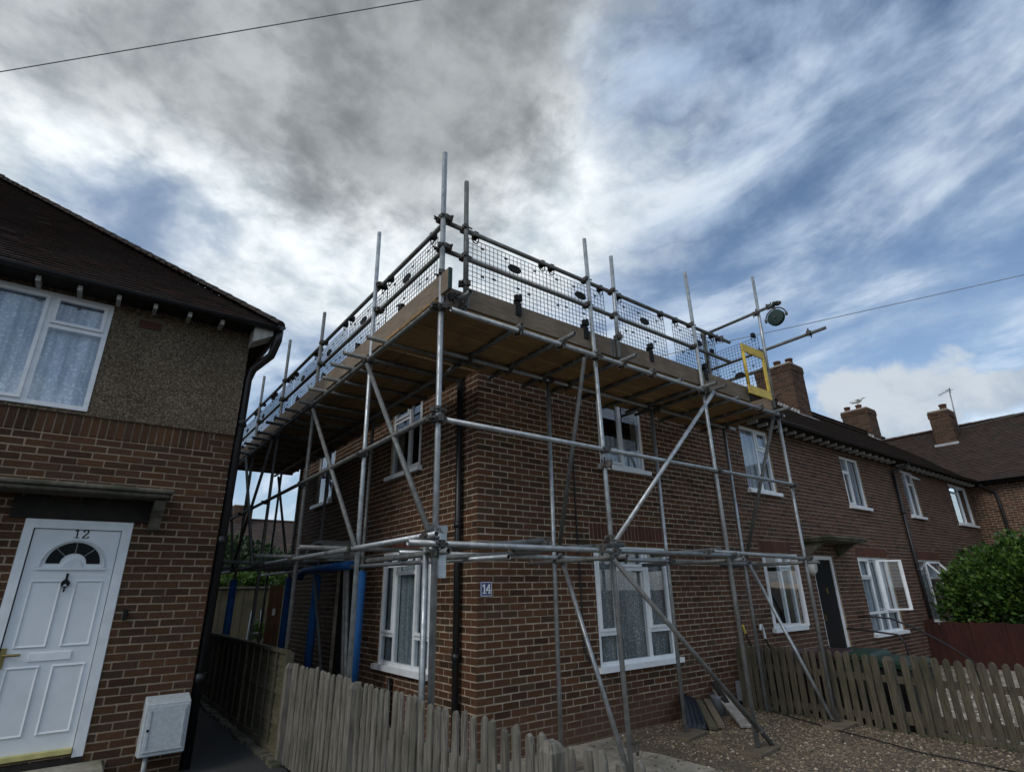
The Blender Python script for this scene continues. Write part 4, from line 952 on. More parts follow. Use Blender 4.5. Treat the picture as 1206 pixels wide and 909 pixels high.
# ledgers (side)
XF = XO - .052
def ledgery(y0, y1, x, z0, z1, mat='worn_tube', name='ledger'): tube(name, (x, y0, z0), (x, y1, z1), mat)
ledgery(-1.62, 3.2, XF, 2.06, 2.06, 'galvanised_tube'); ledgery(2.7, 7.3, XF+.05, 2.05, 2.04); ledgery(-1.5, 7.2, XF, 3.02, 2.99); ledgery(-1.5, 7.3, XF, 4.06, 4.06)
ledgery(-1.3, 2.6, XI-.05, 1.93, 2.0, 'galvanised_tube'); ledgery(2.4, 7.2, XI-.05, 2.02, 2.02); ledgery(-.4, 7.2, XI-.05, 4.07, 4.07)
# cross tubes on the side at the first lift
for y, x0, x1, z in ((.7, -1.75, -.15, 2.11), (2.1, -1.85, -.2, 2.10), (3.9, -2.2, -.2, 2.11), (5.45, -1.8, -.2, 2.10), (7.05, -2.0, -.1, 2.12)): tube('transom', (x0, y, z), (x1, y, z), 'worn_tube')
for x in (XO, .60, 2.60, 4.44): tube('transom', (x+.05, YO-.16, 1.94), (x+.05, -.12, 1.94), 'worn_tube')
# transoms under the deck
for x in (-.52, .04, .56, .98, 1.5, 2.05, 2.52, 2.72, 3.3, 3.9, 4.36): tube('transom', (x, -1.53-(.20 if x in (.04, .98, 2.52, 2.72, 4.36) else random.uniform(.0, .06)), 4.094), (x+jit(.02), -.20, 4.094), 'worn_tube')
for y in (-.42, .10, .48, .95, 1.42, 2.0, 2.45, 2.95, 3.25, 3.9, 4.3, 4.75, 5.05, 5.5, 6.1, 6.6, 7.05): tube('transom', (-1.46-random.uniform(.08, .24), y, 4.108), (-.2, y+jit(.03), 4.108), 'worn_tube')
# guard rails
ledger(-1.36, 3.55, YO+.052, 5.045, 5.05, 'worn_tube', 'guard_rail'); ledger(-1.36, 3.48, YO+.052, 4.72, 4.715, 'worn_tube', 'guard_rail')
ledgery(-1.45, 7.3, XO+.052, 5.04, 5.10, name='guard_rail'); ledgery(-1.45, 7.3, XO+.052, 4.725, 4.70, name='guard_rail')
tube('guard_rail', (4.42, -.45, 5.785), (4.42, -1.86, 5.80), 'worn_tube'); tube('guard_rail', (4.42, -.40, 5.11), (4.42, -2.43, 5.13), 'worn_tube'); tube('guard_rail', (4.42, -.40, 4.83), (4.42, -1.5, 4.82), 'worn_tube')
tube('guard_post', (4.45, -.45, 4.16), (4.45, -.45, 5.9), 'worn_tube')
# braces
BR = 'brace'
tube(BR, (.70, YI-.05, 2.02), (.65, YO+.03, .10)); tube(BR, (.56, YF, 1.92), (2.84, YF, .03), 'worn_tube'); tube(BR, (4.45, YI-.05, 2.0), (4.41, YO+.03, .06)); 
tube(BR, (.48, YO+.06, 4.05), (.70, YI-.05, 2.12), 'worn_tube'); tube(BR, (2.68, YF-.05, 4.05), (.56, YF-.05, 2.08)); tube(BR, (4.46, YO+.05, 4.08), (4.44, YI-.05, 2.05), 'worn_tube')
tube(BR, (XF, .05, 4.02), (XF, -1.50, 2.08), 'worn_tube'); tube(BR, (XF, 1.85, 3.98), (XF, -.05, 2.05), 'worn_tube')
tube(BR, (XF, 3.85, 4.0), (XF, 5.45, 2.08), 'worn_tube'); tube(BR, (XF-.05, 5.45, 4.0), (XF-.05, 3.8, 2.06), 'worn_tube'); tube(BR, (XI-.05, 6.9, 4.0), (XI-.05, 5.4, 2.05), 'worn_tube'); tube(BR, (XF, 7.0, 4.0), (XF, 5.4, 2.1), 'worn_tube'); tube(BR, (XI-.04, 3.9, 1.95), (XI-.04, 2.9, .05), 'worn_tube')
# couplers
for x in fx:
    for z in (2.0, 3.0, 4.045): coup((x if z > 2.5 else x+.03, YO-.025, z), rz=rad(-90)+jit(.3))
for x in (XO, -1.112, .56, 1.01, 2.58):
    for z in (5.05, 4.72): coup((x, YO+.025, z), rz=rad(90)+jit(.2))
for y in [YO]+ly:
    for z in (2.06, 3.0, 4.06): coup((XO-.025, y, z), rz=rad(180)+jit(.3))
    for z in (5.05, 4.72): coup((XO+.025, y, z), rz=jit(.3))
coup((XO, YO, 3.09), rz=.4); coup((XO+.01, YO, 4.42), rz=1.2); coup((XO+.01, YO, 1.93), rz=2.2)
for x in ix:
    for z in (1.98, 4.07): coup((x, YI-.03, z), rz=rad(-90)+jit(.4))
for p in ((-.25, YF+.05, 2.03), (.38, YF, 2.02), (.70, YF+.03, 1.93), (2.1, YF, 2.02), (.60, YO-.03, 2.12), (.60, YO-.05, 2.85), (-1.112, YO+.01, 4.40), (1.0, YO+.01, 4.41), (.66, YO, .34), (2.66, YF+.02, .21), (4.42, YO, .12), (4.42, -1.45, 5.78), (4.42, -1.44, 5.115), (4.42, -1.70, 5.80), (4.42, -1.83, 5.80), (4.42, -2.20, 5.13), (3.3, YO+.05, 5.04), (4.45, -.45, 5.1), (4.45, -.45, 5.78)): coup(p, rz=random.random()*6.28, rx=random.choice((0, rad(90))))
for x in (-.52, .04, .56, .98, 1.5, 2.52, 2.72, 3.9): coup((x, YF, 4.05), rz=rad(90), rx=rad(90)); coup((x, YI-.05, 4.07), rz=rad(90), rx=rad(90))
coup((-1.20, YO+.02, 4.24), rz=.5); coup((-1.16, YO-.02, 4.12), rz=1.9, rx=rad(90)); coup((-1.27, YO+.0, 4.20), rz=2.4, rx=rad(90))
tube('transom', (-1.18, -1.66, 4.20), (-1.18, -.4, 4.20), 'worn_tube'); MB().box(-1.33, -1.10, -1.47, -1.435, 4.10, 4.30).build('toe_board', 'toe_board_x', sc, bevel=.004)
# galvanised hanging bracket on the corner standard
mb = MB(); mb.box(XO+.028, XO+.092, YO-.050, YO-.042, 1.75, 2.10); mb.box(XO+.028, XO+.034, YO-.042, YO-.005, 1.75, 2.10); mb.box(XO+.086, XO+.092, YO-.042, YO-.005, 1.75, 2.10); mb.tube((XO+.06, YO-.07, 2.11), (XO+.06, YO+.12, 2.13), .03, 12); hb = mb.build('hanging_bracket', 'zinc_plate', sc)
MB().box(XO+.044, XO+.076, YO-.0535, YO-.0505, 1.92, 2.03).build('tag_label', 'green_paint', hb)
# deck boards
def board(x0, x1, y0, y1, z, mat): MB().box(x0+.003, x1-.003, y0+.004, y1-.004, z+jit(.003), z+.038+jit(.003)).build('deck_board', mat, sc, bevel=.004)
for i in range(5):
    y = -1.425 + .234*i; cut = 1.1 + (.9 if i % 2 else 0) + jit(.2)
    board(-1.43, cut, y, y+.228, 4.121, 'board_x'); board(cut+.01, 4.60, y, y+.228, 4.121, 'board_x')
for i in range(5):
    x = -1.33 + .232*i; cut = 3.0 + (1.0 if i % 2 else 0) + jit(.2)
    board(x, x+.228, -.20, cut, 4.135, 'board_y'); board(x, x+.228, cut+.01, 7.25, 4.135, 'board_y')
# toe boards
for a, b in ((-1.09, .93), (.94, 3.80)):
    MB().box(a, b, -1.436, -1.400, 4.165, 4.390).build('toe_board', 'toe_board_x', sc, bevel=.004)
    for x in (a+.004, b-.034): MB().box(x, x+.03, -1.4385, -1.3975, 4.163, 4.392).build('end_hoop', 'worn_tube', sc)
MB().box(-1.395, -1.360, -1.62, 2.4, 4.175, 4.400).build('toe_board', 'toe_board_y', sc, bevel=.004); MB().box(-1.393, -1.358, 2.42, 7.2, 4.175, 4.400).build('toe_board', 'toe_board_y', sc, bevel=.004)
MB().box(-1.396, -1.359, -1.632, -1.621, 4.178, 4.398).build('board_end_band', 'green_paint', sc)
MB().box(4.475, 4.51, -1.40, -.3, 4.165, 4.390).build('toe_board', 'toe_board_y', sc, bevel=.004)
# sole boards
for cx_, cy_, a_, l_ in ((2.62, -1.50, .12, .25), (4.36, -1.55, .05, .27), (2.60, -.62, .2, .26), (.64, -1.47, .1, .25), (.66, -.58, 0, .2)):
    c_, s_ = math.cos(a_), math.sin(a_); MB().obox((cx_, cy_, .022), (c_*l_, s_*l_, 0), (-s_*.112, c_*.112, 0), (0, 0, .019)).build('sole_board', 'sole_wood', sc, bevel=.004)
# blue foam sleeves on the walkway tubes
for y in iy[:3]: MB().tube((XI, y+.02, .25), (XI, y-.01, 1.93), .060, 14).build('foam_sleeve', 'blue_foam', sc, smooth=True)
MB().path([(XI-.05, 2.35, 2.02), (XI-.05, 3.2, 2.02), (XI-.05, 4.35, 2.02), (XI-.05, 4.55, 1.98), (XI-.05, 4.62, 1.90)], .058, 12).build('foam_sleeve', 'blue_foam', sc, smooth=True)
MB().tube((XO, 5.40, .3), (XO, 5.40, 1.9), .058, 12).build('foam_sleeve', 'blue_foam', sc, smooth=True)
for yy in (2.02, 2.12): tube('spare_tube', (-.62, yy-.12, .05), (-.50, yy+.55, 2.2), 'worn_tube')

# mesh guards between rail and toe board
def guard(label, org, d, width, zt=5.00, zb=4.30, off=Vector((0, 0, 0))):
    d = Vector(d); org = Vector(org); nrm = d.cross(Vector((0, 0, 1)))       # outwards
    if nrm.dot(CAM - org) < 0: nrm = -nrm
    g = thing('mesh_guard', (org.x, org.y, zb), label, 'mesh guard', 'mesh guards hooked on the scaffold rails')
    mb = MB(); n = max(2, round(width/.052)); t = .0021
    for i in range(n+1):
        p = org + d*(width*i/n); tt = t*(1.5 if i in (0, n) else 1); mb.obox((p.x, p.y, (zt+zb)/2), d*tt, nrm*t, (0, 0, (zt-zb)/2))
    k = round((zt-zb)/.052)
    for j in range(k+1):
        z = zb + (zt-zb)*j/k; c = org + d*(width/2); mb.obox((c.x, c.y, z), d*(width/2), nrm*t*.9, (0, 0, t*(1.5 if j in (0, k) else 1)))
    mb.build('mesh_grid', 'black_plastic', g)
    for s in (.07, .93):
        c = org + d*(width*s); mb = MB(); mb.path([Vector((c.x, c.y, zt-.045)) + d*(.04*math.sin(a)) + Vector((0, 0, .055 - .055*math.cos(a))) + nrm*.015 for a in [2*math.pi*i/12 for i in range(13)]], .006, 6)
        mb.obox((c.x+nrm.x*.01, c.y+nrm.y*.01, zt+.05), d*.024, nrm*.034, (0, 0, .032)); mb.build('rail_hook', 'black_plastic', g)
    c = org + d*(width*.55) + nrm*.012; mb = MB(); pts = []
    for i in range(20):
        a = 2*math.pi*i/20; pts.append(Vector((c.x, c.y, 4.835)) + d*(.085*math.copysign(abs(math.cos(a))**.8, math.cos(a))) + Vector((0, 0, .046*math.sin(a))))
    mb.prism(pts, nrm*.012); mb.build('name_plate', 'black_plastic', g)
    mb = MB(); c = org + d*(width*.56) + nrm*.055
    mb.obox((c.x, c.y, 4.345), d*.032, nrm*.012, (0, 0, .075)); mb.obox((c.x, c.y, 4.47), d*.04, nrm*.02, (0, 0, .03)); mb.obox((c.x-nrm.x*.03, c.y-nrm.y*.03, 4.43), d*.018, nrm*.03, (0, 0, .04)); mb.obox(c+d*.03+Vector((0, 0, 4.50-c.z)), d*.012, nrm*.012, (0, 0, .025)); mb.build('toe_board_clip', 'black_plastic', g)
    for s, z in ((.16, 4.93), (.30, 4.62), (.45, 4.93), (.74, 4.60), (.16, 4.60), (.83, 4.92), (.60, 4.62)):
        c = org + d*(width*s) + nrm*.006; MB().obox((c.x, c.y, z), d*.020, nrm*.003, (0, 0, .010)).build('mesh_tab', 'black_plastic', g)
    return g
YM = YO + .085
for lab, a, b in (('black mesh guard on the front deck edge beside the corner post', -1.035, -.005), ('black mesh guard on the front deck edge left of the second tall post', -.005, .90),
                  ('black mesh guard on the front deck edge over the upstairs window', 1.10, 2.04), ('black mesh guard on the front deck edge next to the yellow gate', 2.22, 3.19)):
    guard(lab, (a, YM + 0, 4.3), (1, 0, 0), b-a)
guard('black mesh guard across the end of the deck behind the yellow gate', (4.40, -.55, 4.3), (0, -1, 0), .88, 5.37, 4.36)
XM = XO + .085
for i, y in enumerate((-1.22, -.02, 1.18, 2.38, 3.58, 4.78, 5.98)):
    guard(['black mesh guard on the side deck edge next to the corner post', 'second black mesh guard from the corner post along the side deck', 'third black mesh guard from the corner post along the side deck',
           'fourth black mesh guard from the corner post along the side deck', 'fifth black mesh guard from the corner post along the side deck', 'sixth black mesh guard from the corner post along the side deck', 'black mesh guard at the far end of the side deck'][i], (XM+(.01 if i % 2 else 0), y, 4.3), (0, 1, 0), 1.16)
# yellow access gate
gt = thing('access_gate', (4.35, YO-.04, 4.25), 'yellow steel safety gate closing the ladder gap in the deck', 'gate')
yg = YO - .035
for z0_, z1_ in ((4.92, 5.05), (4.255, 4.39)): MB().box(3.70, 4.32, yg-.012, yg+.012, z0_, z1_).build('gate_plate', 'yellow_paint', gt, bevel=.004)
MB().tube((3.725, yg, 4.39), (3.725, yg, 4.92), .022, 10).build('gate_post', 'yellow_paint', gt, smooth=True)
MB().box(4.26, 4.32, yg-.015, yg+.015, 4.39, 4.92).build('gate_post', 'yellow_paint', gt)
for z in (4.48, 4.80): MB().tube((4.335, yg, z-.035), (4.335, yg, z+.035), .022, 10).build('hinge', 'coupler_steel', gt)
MB().tube((3.705, yg-.02, 4.60), (3.705, yg-.02, 4.70), .012, 8).build('latch', 'yellow_paint', gt)
# lifting wheel hanging from the projecting tube
gw = thing('gin_wheel', (4.42, -1.76, 5.5), 'dark green pulley wheel hanging from the projecting scaffold tube', 'pulley')
mb = MB(); mb.lathe((4.42, -1.77, 5.575), [(.03, -.035), (.118, -.03), (.132, -.022), (.105, -.004), (.105, .004), (.132, .022), (.118, .03), (.03, .035)], 26, 'x'); mb.build('wheel', 'green_paint', gw, smooth=True)
mb = MB(); mb.tube((4.42, -1.77, 5.70), (4.42, -1.77, 5.79), .018, 8); mb.build('hanger', 'coupler_steel', gw)
mb = MB(); mb.path([Vector((4.42, -1.77 + .165*math.cos(a), 5.575 + .165*math.sin(a))) for a in [math.pi*i/14 for i in range(15)]], .011, 6); mb.tube((4.37, -1.77, 5.575), (4.47, -1.77, 5.575), .02, 8); mb.box(4.405, 4.435, -1.95, -1.92, 5.55, 5.60); mb.box(4.405, 4.435, -1.62, -1.59, 5.55, 5.60); mb.build('wheel_frame', 'coupler_steel', gw)

# ================================================================ FENCES
def picket_mesh(mat, h, wd=.056, t=.024):
    """weathered pale: chamfered long edges, uneven rounded head"""
    mb = MB(); a = wd/2; k = random.uniform(.6, .8)
    pts = [(-a, 0), (a, 0), (a+jit(.004), h*.35), (a+jit(.004), h*.7), (a, h-.045), (a*.72, h-.015+jit(.006)), (0+jit(.008), h), (-a*.74, h-.014+jit(.008)), (-a, h-.05), (-a+jit(.004), h*.7), (-a+jit(.004), h*.35)]
    n = len(pts); mb.v = [(x, t/2, z) for x, z in pts] + [(x, -t*.1, z) for x, z in pts] + [(x*k, -t/2, min(z, h-.008)) for x, z in pts]
    mb.f = [tuple(range(n)), tuple(2*n+q for q in reversed(range(n)))]
    for r in (0, n): mb.f += [(r+q, r+n+q, r+n+(q+1) % n, r+(q+1) % n) for q in range(n)]
    return mb.mesh('picket', mat)
def picket_fence(label, p0, p1, h, step, posts, mat, zg, rail_side=1, lean=.007, wd=.056):
    p0, p1 = Vector(p0), Vector(p1); L = (p1-p0).length; d = (p1-p0)/L; ang = math.atan2(d.y, d.x); nrm = Vector((-d.y, d.x, 0))*rail_side
    f = thing('picket_fence', p0, label, 'fence'); ms = [picket_mesh(mat, h+jit(.012), wd) for _ in range(8)]
    k = int(L/step)
    for i in range(k):
        p = p0 + d*(step*(i+.5)+jit(.006))
        if any(abs((p-p0).dot(d)-q) < .06 for q in posts): continue
        inst('picket', random.choice(ms), (p.x, p.y, zg+.03+jit(.012)), f, rot=(jit(.012), jit(lean), ang+jit(.05)), scale=(random.uniform(.88, 1.12), 1, 1))
    for z in (.20, .66):
        c = (p0+p1)/2 + nrm*.032; MB().obox((c.x, c.y, zg+z*h/.92), d*L/2, nrm*.019, (0, 0, .038)).build('rail', mat, f)
    for q in posts:
        c = p0 + d*q + nrm*.0; a = .048
        mb = MB(); P = [c+d*x+nrm*y for x, y in ((-a, -a), (a, -a), (a, a), (-a, a))]
        mb.v = [(p.x, p.y, zg-.1) for p in P]+[(p.x, p.y, zg+h-.03) for p in P]+[(c.x+(p.x-c.x)*.55, c.y+(p.y-c.y)*.55, zg+h+.012+jit(.006)) for p in P]
        mb.f = [(3, 2, 1, 0), (8, 9, 10, 11)]+[(i, (i+1) % 4, 4+(i+1) % 4, 4+i) for i in range(4)]+[(4+i, 4+(i+1) % 4, 8+(i+1) % 4, 8+i) for i in range(4)]
        mb.build('post', mat, f)
    return f
picket_fence('weathered grey picket fence along the asphalt path beside the corner house', (-1.48, 1.45, .03), (-1.48, -5.0, .03), .92, .106, (.05, 1.85, 4.37, 6.3), 'picket_wood', .02, rail_side=1)
rf = picket_fence('mossy brown picket fence between the gravel bed and the bins', (4.62, -.10, -.05), (4.62, -5.2, -.05), .86, .108, (.06, 2.05, 4.1), 'picket_wood_mossy', -.06, rail_side=1, wd=.078)
MB().box(4.56, 4.60, -5.2, -2.55, -.05, .07).build('gravel_board', 'picket_wood_mossy', rf); MB().box(4.65, 4.67, -5.2, -2.15, .12, .22).build('low_rail', 'picket_wood_mossy', rf)
# lapped panel fence behind the pickets
pf = thing('panel_fence', (-1.47, 1.5, 0), 'low dark lapped panel fence running back along the side path', 'fence')
smesh = [MB().obox((0, 0, 0), (.004, 0, .0), (0, .9, 0), (.004, 0, .062)).mesh('slat', 'panel_wood') for _ in range(1)][0]
for k in range(5):
    y0 = 1.55 + 1.83*k
    for j in range(9): inst('slat', smesh, (-1.47+jit(.003), y0+.915, .19+.096*j+jit(.004)), pf, rot=(jit(.006), .06, 0))
    for i in range(6 if k < 3 else 3):
        y = y0 + .02 + 1.78*i/(5 if k < 3 else 2); MB().box(-1.502, -1.484, y-.018, y+.018, .14, 1.03).build('batten', 'panel_wood', pf)
    MB().box(-1.505, -1.445, y0, y0+1.82, 1.03, 1.065).build('capping', 'panel_wood', pf); MB().box(-1.50, -1.45, y0, y0+1.82, -.02, .13).build('gravel_board', 'concrete' if False else 'panel_wood', pf)
    MB().box(-1.51, -1.43, y0-.05, y0-.001, -.05, 1.05).build('post', 'panel_wood', pf)
mb = MB()
for i in range(60):
    y = 1.3 + i*.13; mb.obox((-1.54+jit(.03), y, .045), (.05+jit(.02), 0, 0), (0, .06, 0), (0, 0, .02+jit(.008)))
o = mb.build('path_edging', 'canopy_concrete', None); struct(o, 'broken concrete edging between the asphalt path and panel fence', 'kerb')
# red-brown board fence by the bush
rd = thing('board_fence', (12.55, 0, -.15), 'dark red close boarded fence in front of the green bush', 'fence')
bme = MB().box(-.011, .011, -.048, .048, 0, 1.0).mesh('fence_board', 'red_fence_wood')
for i in range(52): inst('fence_board', bme, (12.58+(.014 if i % 2 else 0), -.07-.093*i, -.2+jit(.006)), rd, rot=(jit(.01), 0, jit(.03)), scale=(1, 1, 1.0+jit(.015)))
for z in (.15, .60): MB().box(12.61, 12.65, -4.9, 0, z, z+.07).build('rail', 'red_fence_wood', rd)
for i in range(3): MB().box(12.62, 12.70, -.15-1.9*i-.04, -.15-1.9*i+.04, -.2, .84).build('post', 'red_fence_wood', rd)

# ================================================================ BINS, DEBRIS, SMALL THINGS
def bin_(name, label, x, y, z, rz, mat, h=.94):
    b = thing(name, (x, y, z), label, 'bin'); R = Matrix.Rotation(rz, 3, 'Z')
    T = lambda p: tuple(R @ Vector(p) + Vector((x, y, z)))
    def bx_(mb, c, hs): mb.obox(T(c), R @ Vector((hs[0], 0, 0)), R @ Vector((0, hs[1], 0)), (0, 0, hs[2]))
    mb = MB(); w0, w1 = .19, .27
    mb.v = [T(p) for p in [(-w0, -.20, .06), (w0, -.20, .06), (w0, .20, .06), (-w0, .20, .06), (-w1, -.30, h-.08), (w1, -.30, h-.08), (w1, .26, h-.08), (-w1, .26, h-.08)]]
    mb.f = [(3, 2, 1, 0), (0, 1, 5, 4), (1, 2, 6, 5), (2, 3, 7, 6), (3, 0, 4, 7), (4, 5, 6, 7)]; mb.build('body', 'bin_dark', b, bevel=.02)
    mb = MB(); bx_(mb, (0, -.02, h-.06), (.295, .31, .02)); mb.build('rim', mat, b, bevel=.008)
    mb = MB(); mb.v = [T(p) for p in [(-.29, -.33, h-.035), (.29, -.33, h-.035), (.29, .30, h-.03), (-.29, .30, h-.03), (-.25, -.28, h+.012), (.25, -.28, h+.012), (.25, .24, h+.035), (-.25, .24, h+.035)]]
    mb.f = [(3, 2, 1, 0), (0, 1, 5, 4), (1, 2, 6, 5), (2, 3, 7, 6), (3, 0, 4, 7), (4, 5, 6, 7)]; lid = mb.build('lid', mat, b, bevel=.012)
    mb = MB(); mb.tube(T((-.22, .34, h-.06)), T((.22, .34, h-.06)), .016, 8); bx_(mb, (-.2, .30, h-.06), (.02, .05, .02)); bx_(mb, (.2, .30, h-.06), (.02, .05, .02)); mb.build('handle', mat, b)
    for s in (-1, 1):
        mb = MB(); mb.tube(T((s*.20, .21, .10)), T((s*.26, .21, .10)), .10, 18); mb.build('wheel', 'black_plastic', b, smooth=True)
bin_('wheelie_bin', 'maroon wheelie bin behind the picket fence nearest the house wall', 5.12, -.62, -.12, rad(-95), 'bin_maroon', 0.85)
bin_('wheelie_bin', 'second maroon wheelie bin behind the picket fence, next to the green one', 5.16, -1.20, -.12, rad(-86), 'bin_maroon', 0.88)
bin_('wheelie_bin', 'green wheelie bin between the maroon bins and another green bin', 5.45, -1.50, -.12, rad(-92), 'bin_green', 0.88)
bin_('wheelie_bin', 'green wheelie bin farthest from the house wall behind the fence', 5.22, -2.05, -.12, rad(-100), 'bin_green', 0.84)
mb = MB(); mb.path([(8.75, -.9, .0), (8.75, -.9, .62), (8.72, -.82, .76), (8.66, -.5, .80), (8.62, -.1, .84), (8.60, .0, .84)], .018, 8); o = mb.build('handrail', 'black_pipe', None, smooth=True); tag(o, 'black metal handrail curving down from the dark front door', 'handrail')
mb = MB(); mb.path([(9.2, 0, 1.02), (9.25, -.25, 1.03), (9.4, -.5, 1.0), (9.6, -.85, .82), (9.8, -1.25, .52), (9.95, -1.5, .28), (9.97, -1.52, -.12)], .016, 8); o = mb.build('handrail', 'black_pipe', None, smooth=True); tag(o, 'thin black handrail sloping down under the open ground floor window', 'handrail')
# hose reel and tools by the wall
mb = MB(); mb.lathe((5.05, -.16, .50), [(.04, -.07), (.17, -.07), (.175, -.05), (.15, -.04), (.15, .04), (.175, .05), (.17, .07), (.04, .07)], 22, 'y'); o = mb.build('hose_reel', 'bin_maroon', None, smooth=True); tag(o, 'dark round hose reel on the wall above the end of the fence', 'hose reel')
t = thing('garden_tool', (5.10, -.3, -.12), 'garden tool with a yellow handle leaning on the wall', 'tool'); MB().tube((5.10, -.35, -.12), (5.02, -.05, .95), .015, 8).build('shaft', 'dark_timber', t); MB().tube((5.02, -.05, .95), (5.01, -.02, 1.08), .018, 8).build('grip', 'yellow_paint', t)
t = thing('walking_stick', (5.62, -.3, -.12), 'crook handled stick with white grips leaning on the wall', 'stick'); MB().tube((5.75, -.35, -.12), (5.56, -.05, .85), .014, 8).build('shaft', 'dark_timber', t); MB().path([(5.56, -.05, .85), (5.53, -.05, 1.0), (5.50, -.05, 1.05), (5.45, -.06, 1.05), (5.42, -.07, .98)], .02, 8).build('grip', 'white_upvc', t); MB().tube((5.64, -.17, .48), (5.60, -.11, .66), .020, 8).build('lower_grip', 'white_upvc', t)
# pile of boards and sheet against the wall
def slab(B, T, wd, th):
    B, T = Vector(B), Vector(T); a = (T-B); wv = Vector((a.y, -a.x, 0)).normalized(); nv = a.normalized().cross(wv)
    return MB().obox((B+T)/2, a/2, wv*wd/2, nv*th/2)
sh = thing('folded_sheet', (2.9, -.5, 0), 'dark folded plastic sheet leaning on the wall beside the scaffold foot', 'sheet')
for k in range(4):
    B, T = Vector((2.80+.055*k, -.47-.035*k, .03)), Vector((3.26+.06*k, -.055-.01*k, .33-.025*k)); mid = (B+T)/2 + Vector((.0, .02, .075)); n = 8; mb = MB(); wv = Vector((.72, -.69, 0))*(.10-.006*k)
    for q in range(n+1):
        t_ = q/n; p = B*(1-t_)**2 + mid*(2*t_*(1-t_)) + T*t_**2; e = wv*(1 if t_ < .7 else 1-(t_-.7)*1.6); mb.v += [tuple(p-e*.5), tuple(p+e*.5)]
    for q in range(n): mb.f.append((2*q, 2*q+1, 2*q+3, 2*q+2))
    o = mb.build('fold', 'blue_tarp', sh, smooth=True); m_ = o.modifiers.new('s', 'SOLIDIFY'); m_.thickness = .018
for lab, B, T, wd, th, mt in (('short dark plank offcut leaning on the wall beside the folded sheet', (3.02, -.66, .04), (3.58, -.07, .19), .10, .04, 'panel_wood'),
                              ('short grey plank offcut leaning on the wall, next to the dark one', (3.16, -.68, .04), (3.78, -.07, .18), .09, .045, 'sole_wood'),
                              ('flaking white painted plank leaning on the wall near the grey box', (3.40, -.86, .035), (4.06, -.06, .27), .13, .035, 'flaked_board'),
                              ('long dark plank leaning on the wall behind the flaking white one', (3.62, -.62, .03), (4.00, -.06, .38), .08, .03, 'dark_timber')):
    tag(slab(B, T, wd, th).build('plank_offcut', mt, None, bevel=.004), lab, 'plank')
mb = MB(); mb.lathe((3.86, -.20, .006), [(.07, 0), (.10, .22), (.105, .24), (.09, .24), (.07, .03)], 16); o = mb.build('plant_pot', 'meter_grey_dark', None, smooth=True); tag(o, 'small grey pot standing among the planks by the wall', 'pot')
# cable across the gravel
mb = MB(); mb.path([(4.55, -.55, .02), (4.35, -1.0, .022), (4.05, -1.75, .022), (3.95, -2.1, .022), (3.75, -2.6, .022), (3.72, -3.1, .022), (3.6, -3.7, .022), (3.5, -4.6, .022)], .007, 6); o = mb.build('ground_cable', 'cable_black', None); tag(o, 'thin black cable lying across the brown gravel', 'cable')

# ================================================================ PLANTS
def leaf_mass(name, mat, blobs, n, size, parent):
    mb = MB(); tot = sum(b[3]*b[4]*b[5] for b in blobs)
    for (x, y, z, a, b, c) in blobs:
        k = int(n*(a*b*c)/tot)
        for _ in range(k):
            v = Vector((random.gauss(0, 1), random.gauss(0, 1), random.gauss(0, 1))).normalized(); r = random.uniform(.55, 1.0)**.5 * (random.uniform(1.0, 1.22) if random.random() < .05 else 1.0)
            r *= 1 + .16*math.sin(v.x*7+x*3)*math.sin(v.z*6+y*2) + .10*math.sin(v.y*11)
            p = Vector((x+v.x*a*r, y+v.y*b*r, z+v.z*c*r)); s = size*random.uniform(.45, 1.5)
            d = (v*.8 + Vector((jit(.8), jit(.8), random.uniform(-.2, .9)))).normalized(); e = d.cross(Vector((jit(1), jit(1), jit(1)))).normalized()*s*.36; i = len(mb.v); nn_ = d.cross(e).normalized()*s*.10
            mb.v += [tuple(p), tuple(p+d*s*.5+e+nn_), tuple(p+d*s), tuple(p+d*s*.5-e+nn_)]; mb.f.append((i, i+1, i+2, i+3))
    o = mb.build(name, mat, parent); return stuff(o)
bs = thing('bush', (14.3, -2.2, -.1), 'large rounded green bush behind the dark red fence', 'bush')
leaf_mass('crown', 'leaf_bright', [(14.3, -2.5, 1.35, 1.35, 2.0, 1.25), (14.0, -1.5, 1.25, 1.0, 1.15, 1.05), (14.3, -2.7, 1.9, 1.0, 1.3, .95), (14.2, -1.7, 2.0, .55, .6, .55), (14.2, -.75, 1.30, .7, .65, .80), (14.0, -.35, 1.05, .5, .45, .65)], 42000, .095, bs)
for i in range(7): a = i*.9; MB().tube((14.3+.15*math.cos(a), -2.2+.25*math.sin(a), -.15), (14.3+.7*math.cos(a), -2.2+1.0*math.sin(a), 1.6), .04, 7, .012).build('stem', 'dark_timber', bs)
dk = thing('bush', (1.6, 17.5, 0), 'dark green shrub in the back garden beyond the scaffold', 'bush')
leaf_mass('crown', 'leaf_dull', [(1.0, 17.6, 2.0, 1.6, 1.2, 1.6), (2.6, 18.2, 1.8, 1.5, 1.2, 1.5), (-.4, 17.4, 2.4, 1.0, 1.0, 1.4)], 9000, .17, dk)
for i in range(5): MB().tube((.2+.6*i, 17.6, -.02), (.1+.65*i, 17.5, 1.8), .05, 7, .02).build('stem', 'dark_timber', dk)
hg = thing('hedge', (.8, 12.6, 0), 'light green climber growing along the garden fence top', 'hedge')
leaf_mass('crown', 'leaf_sprig', [(.2, 12.55, 2.0, .8, .25, .22), (1.1, 12.6, 1.98, .7, .25, .22)], 2600, .10, hg); MB().tube((.3, 12.5, 0), (.4, 12.5, 1.9), .03, 6).build('stem', 'dark_timber', hg)
sg = thing('plant', (.16, 9.3, 0), 'small bright green plant beside the brown garden gate', 'plant')
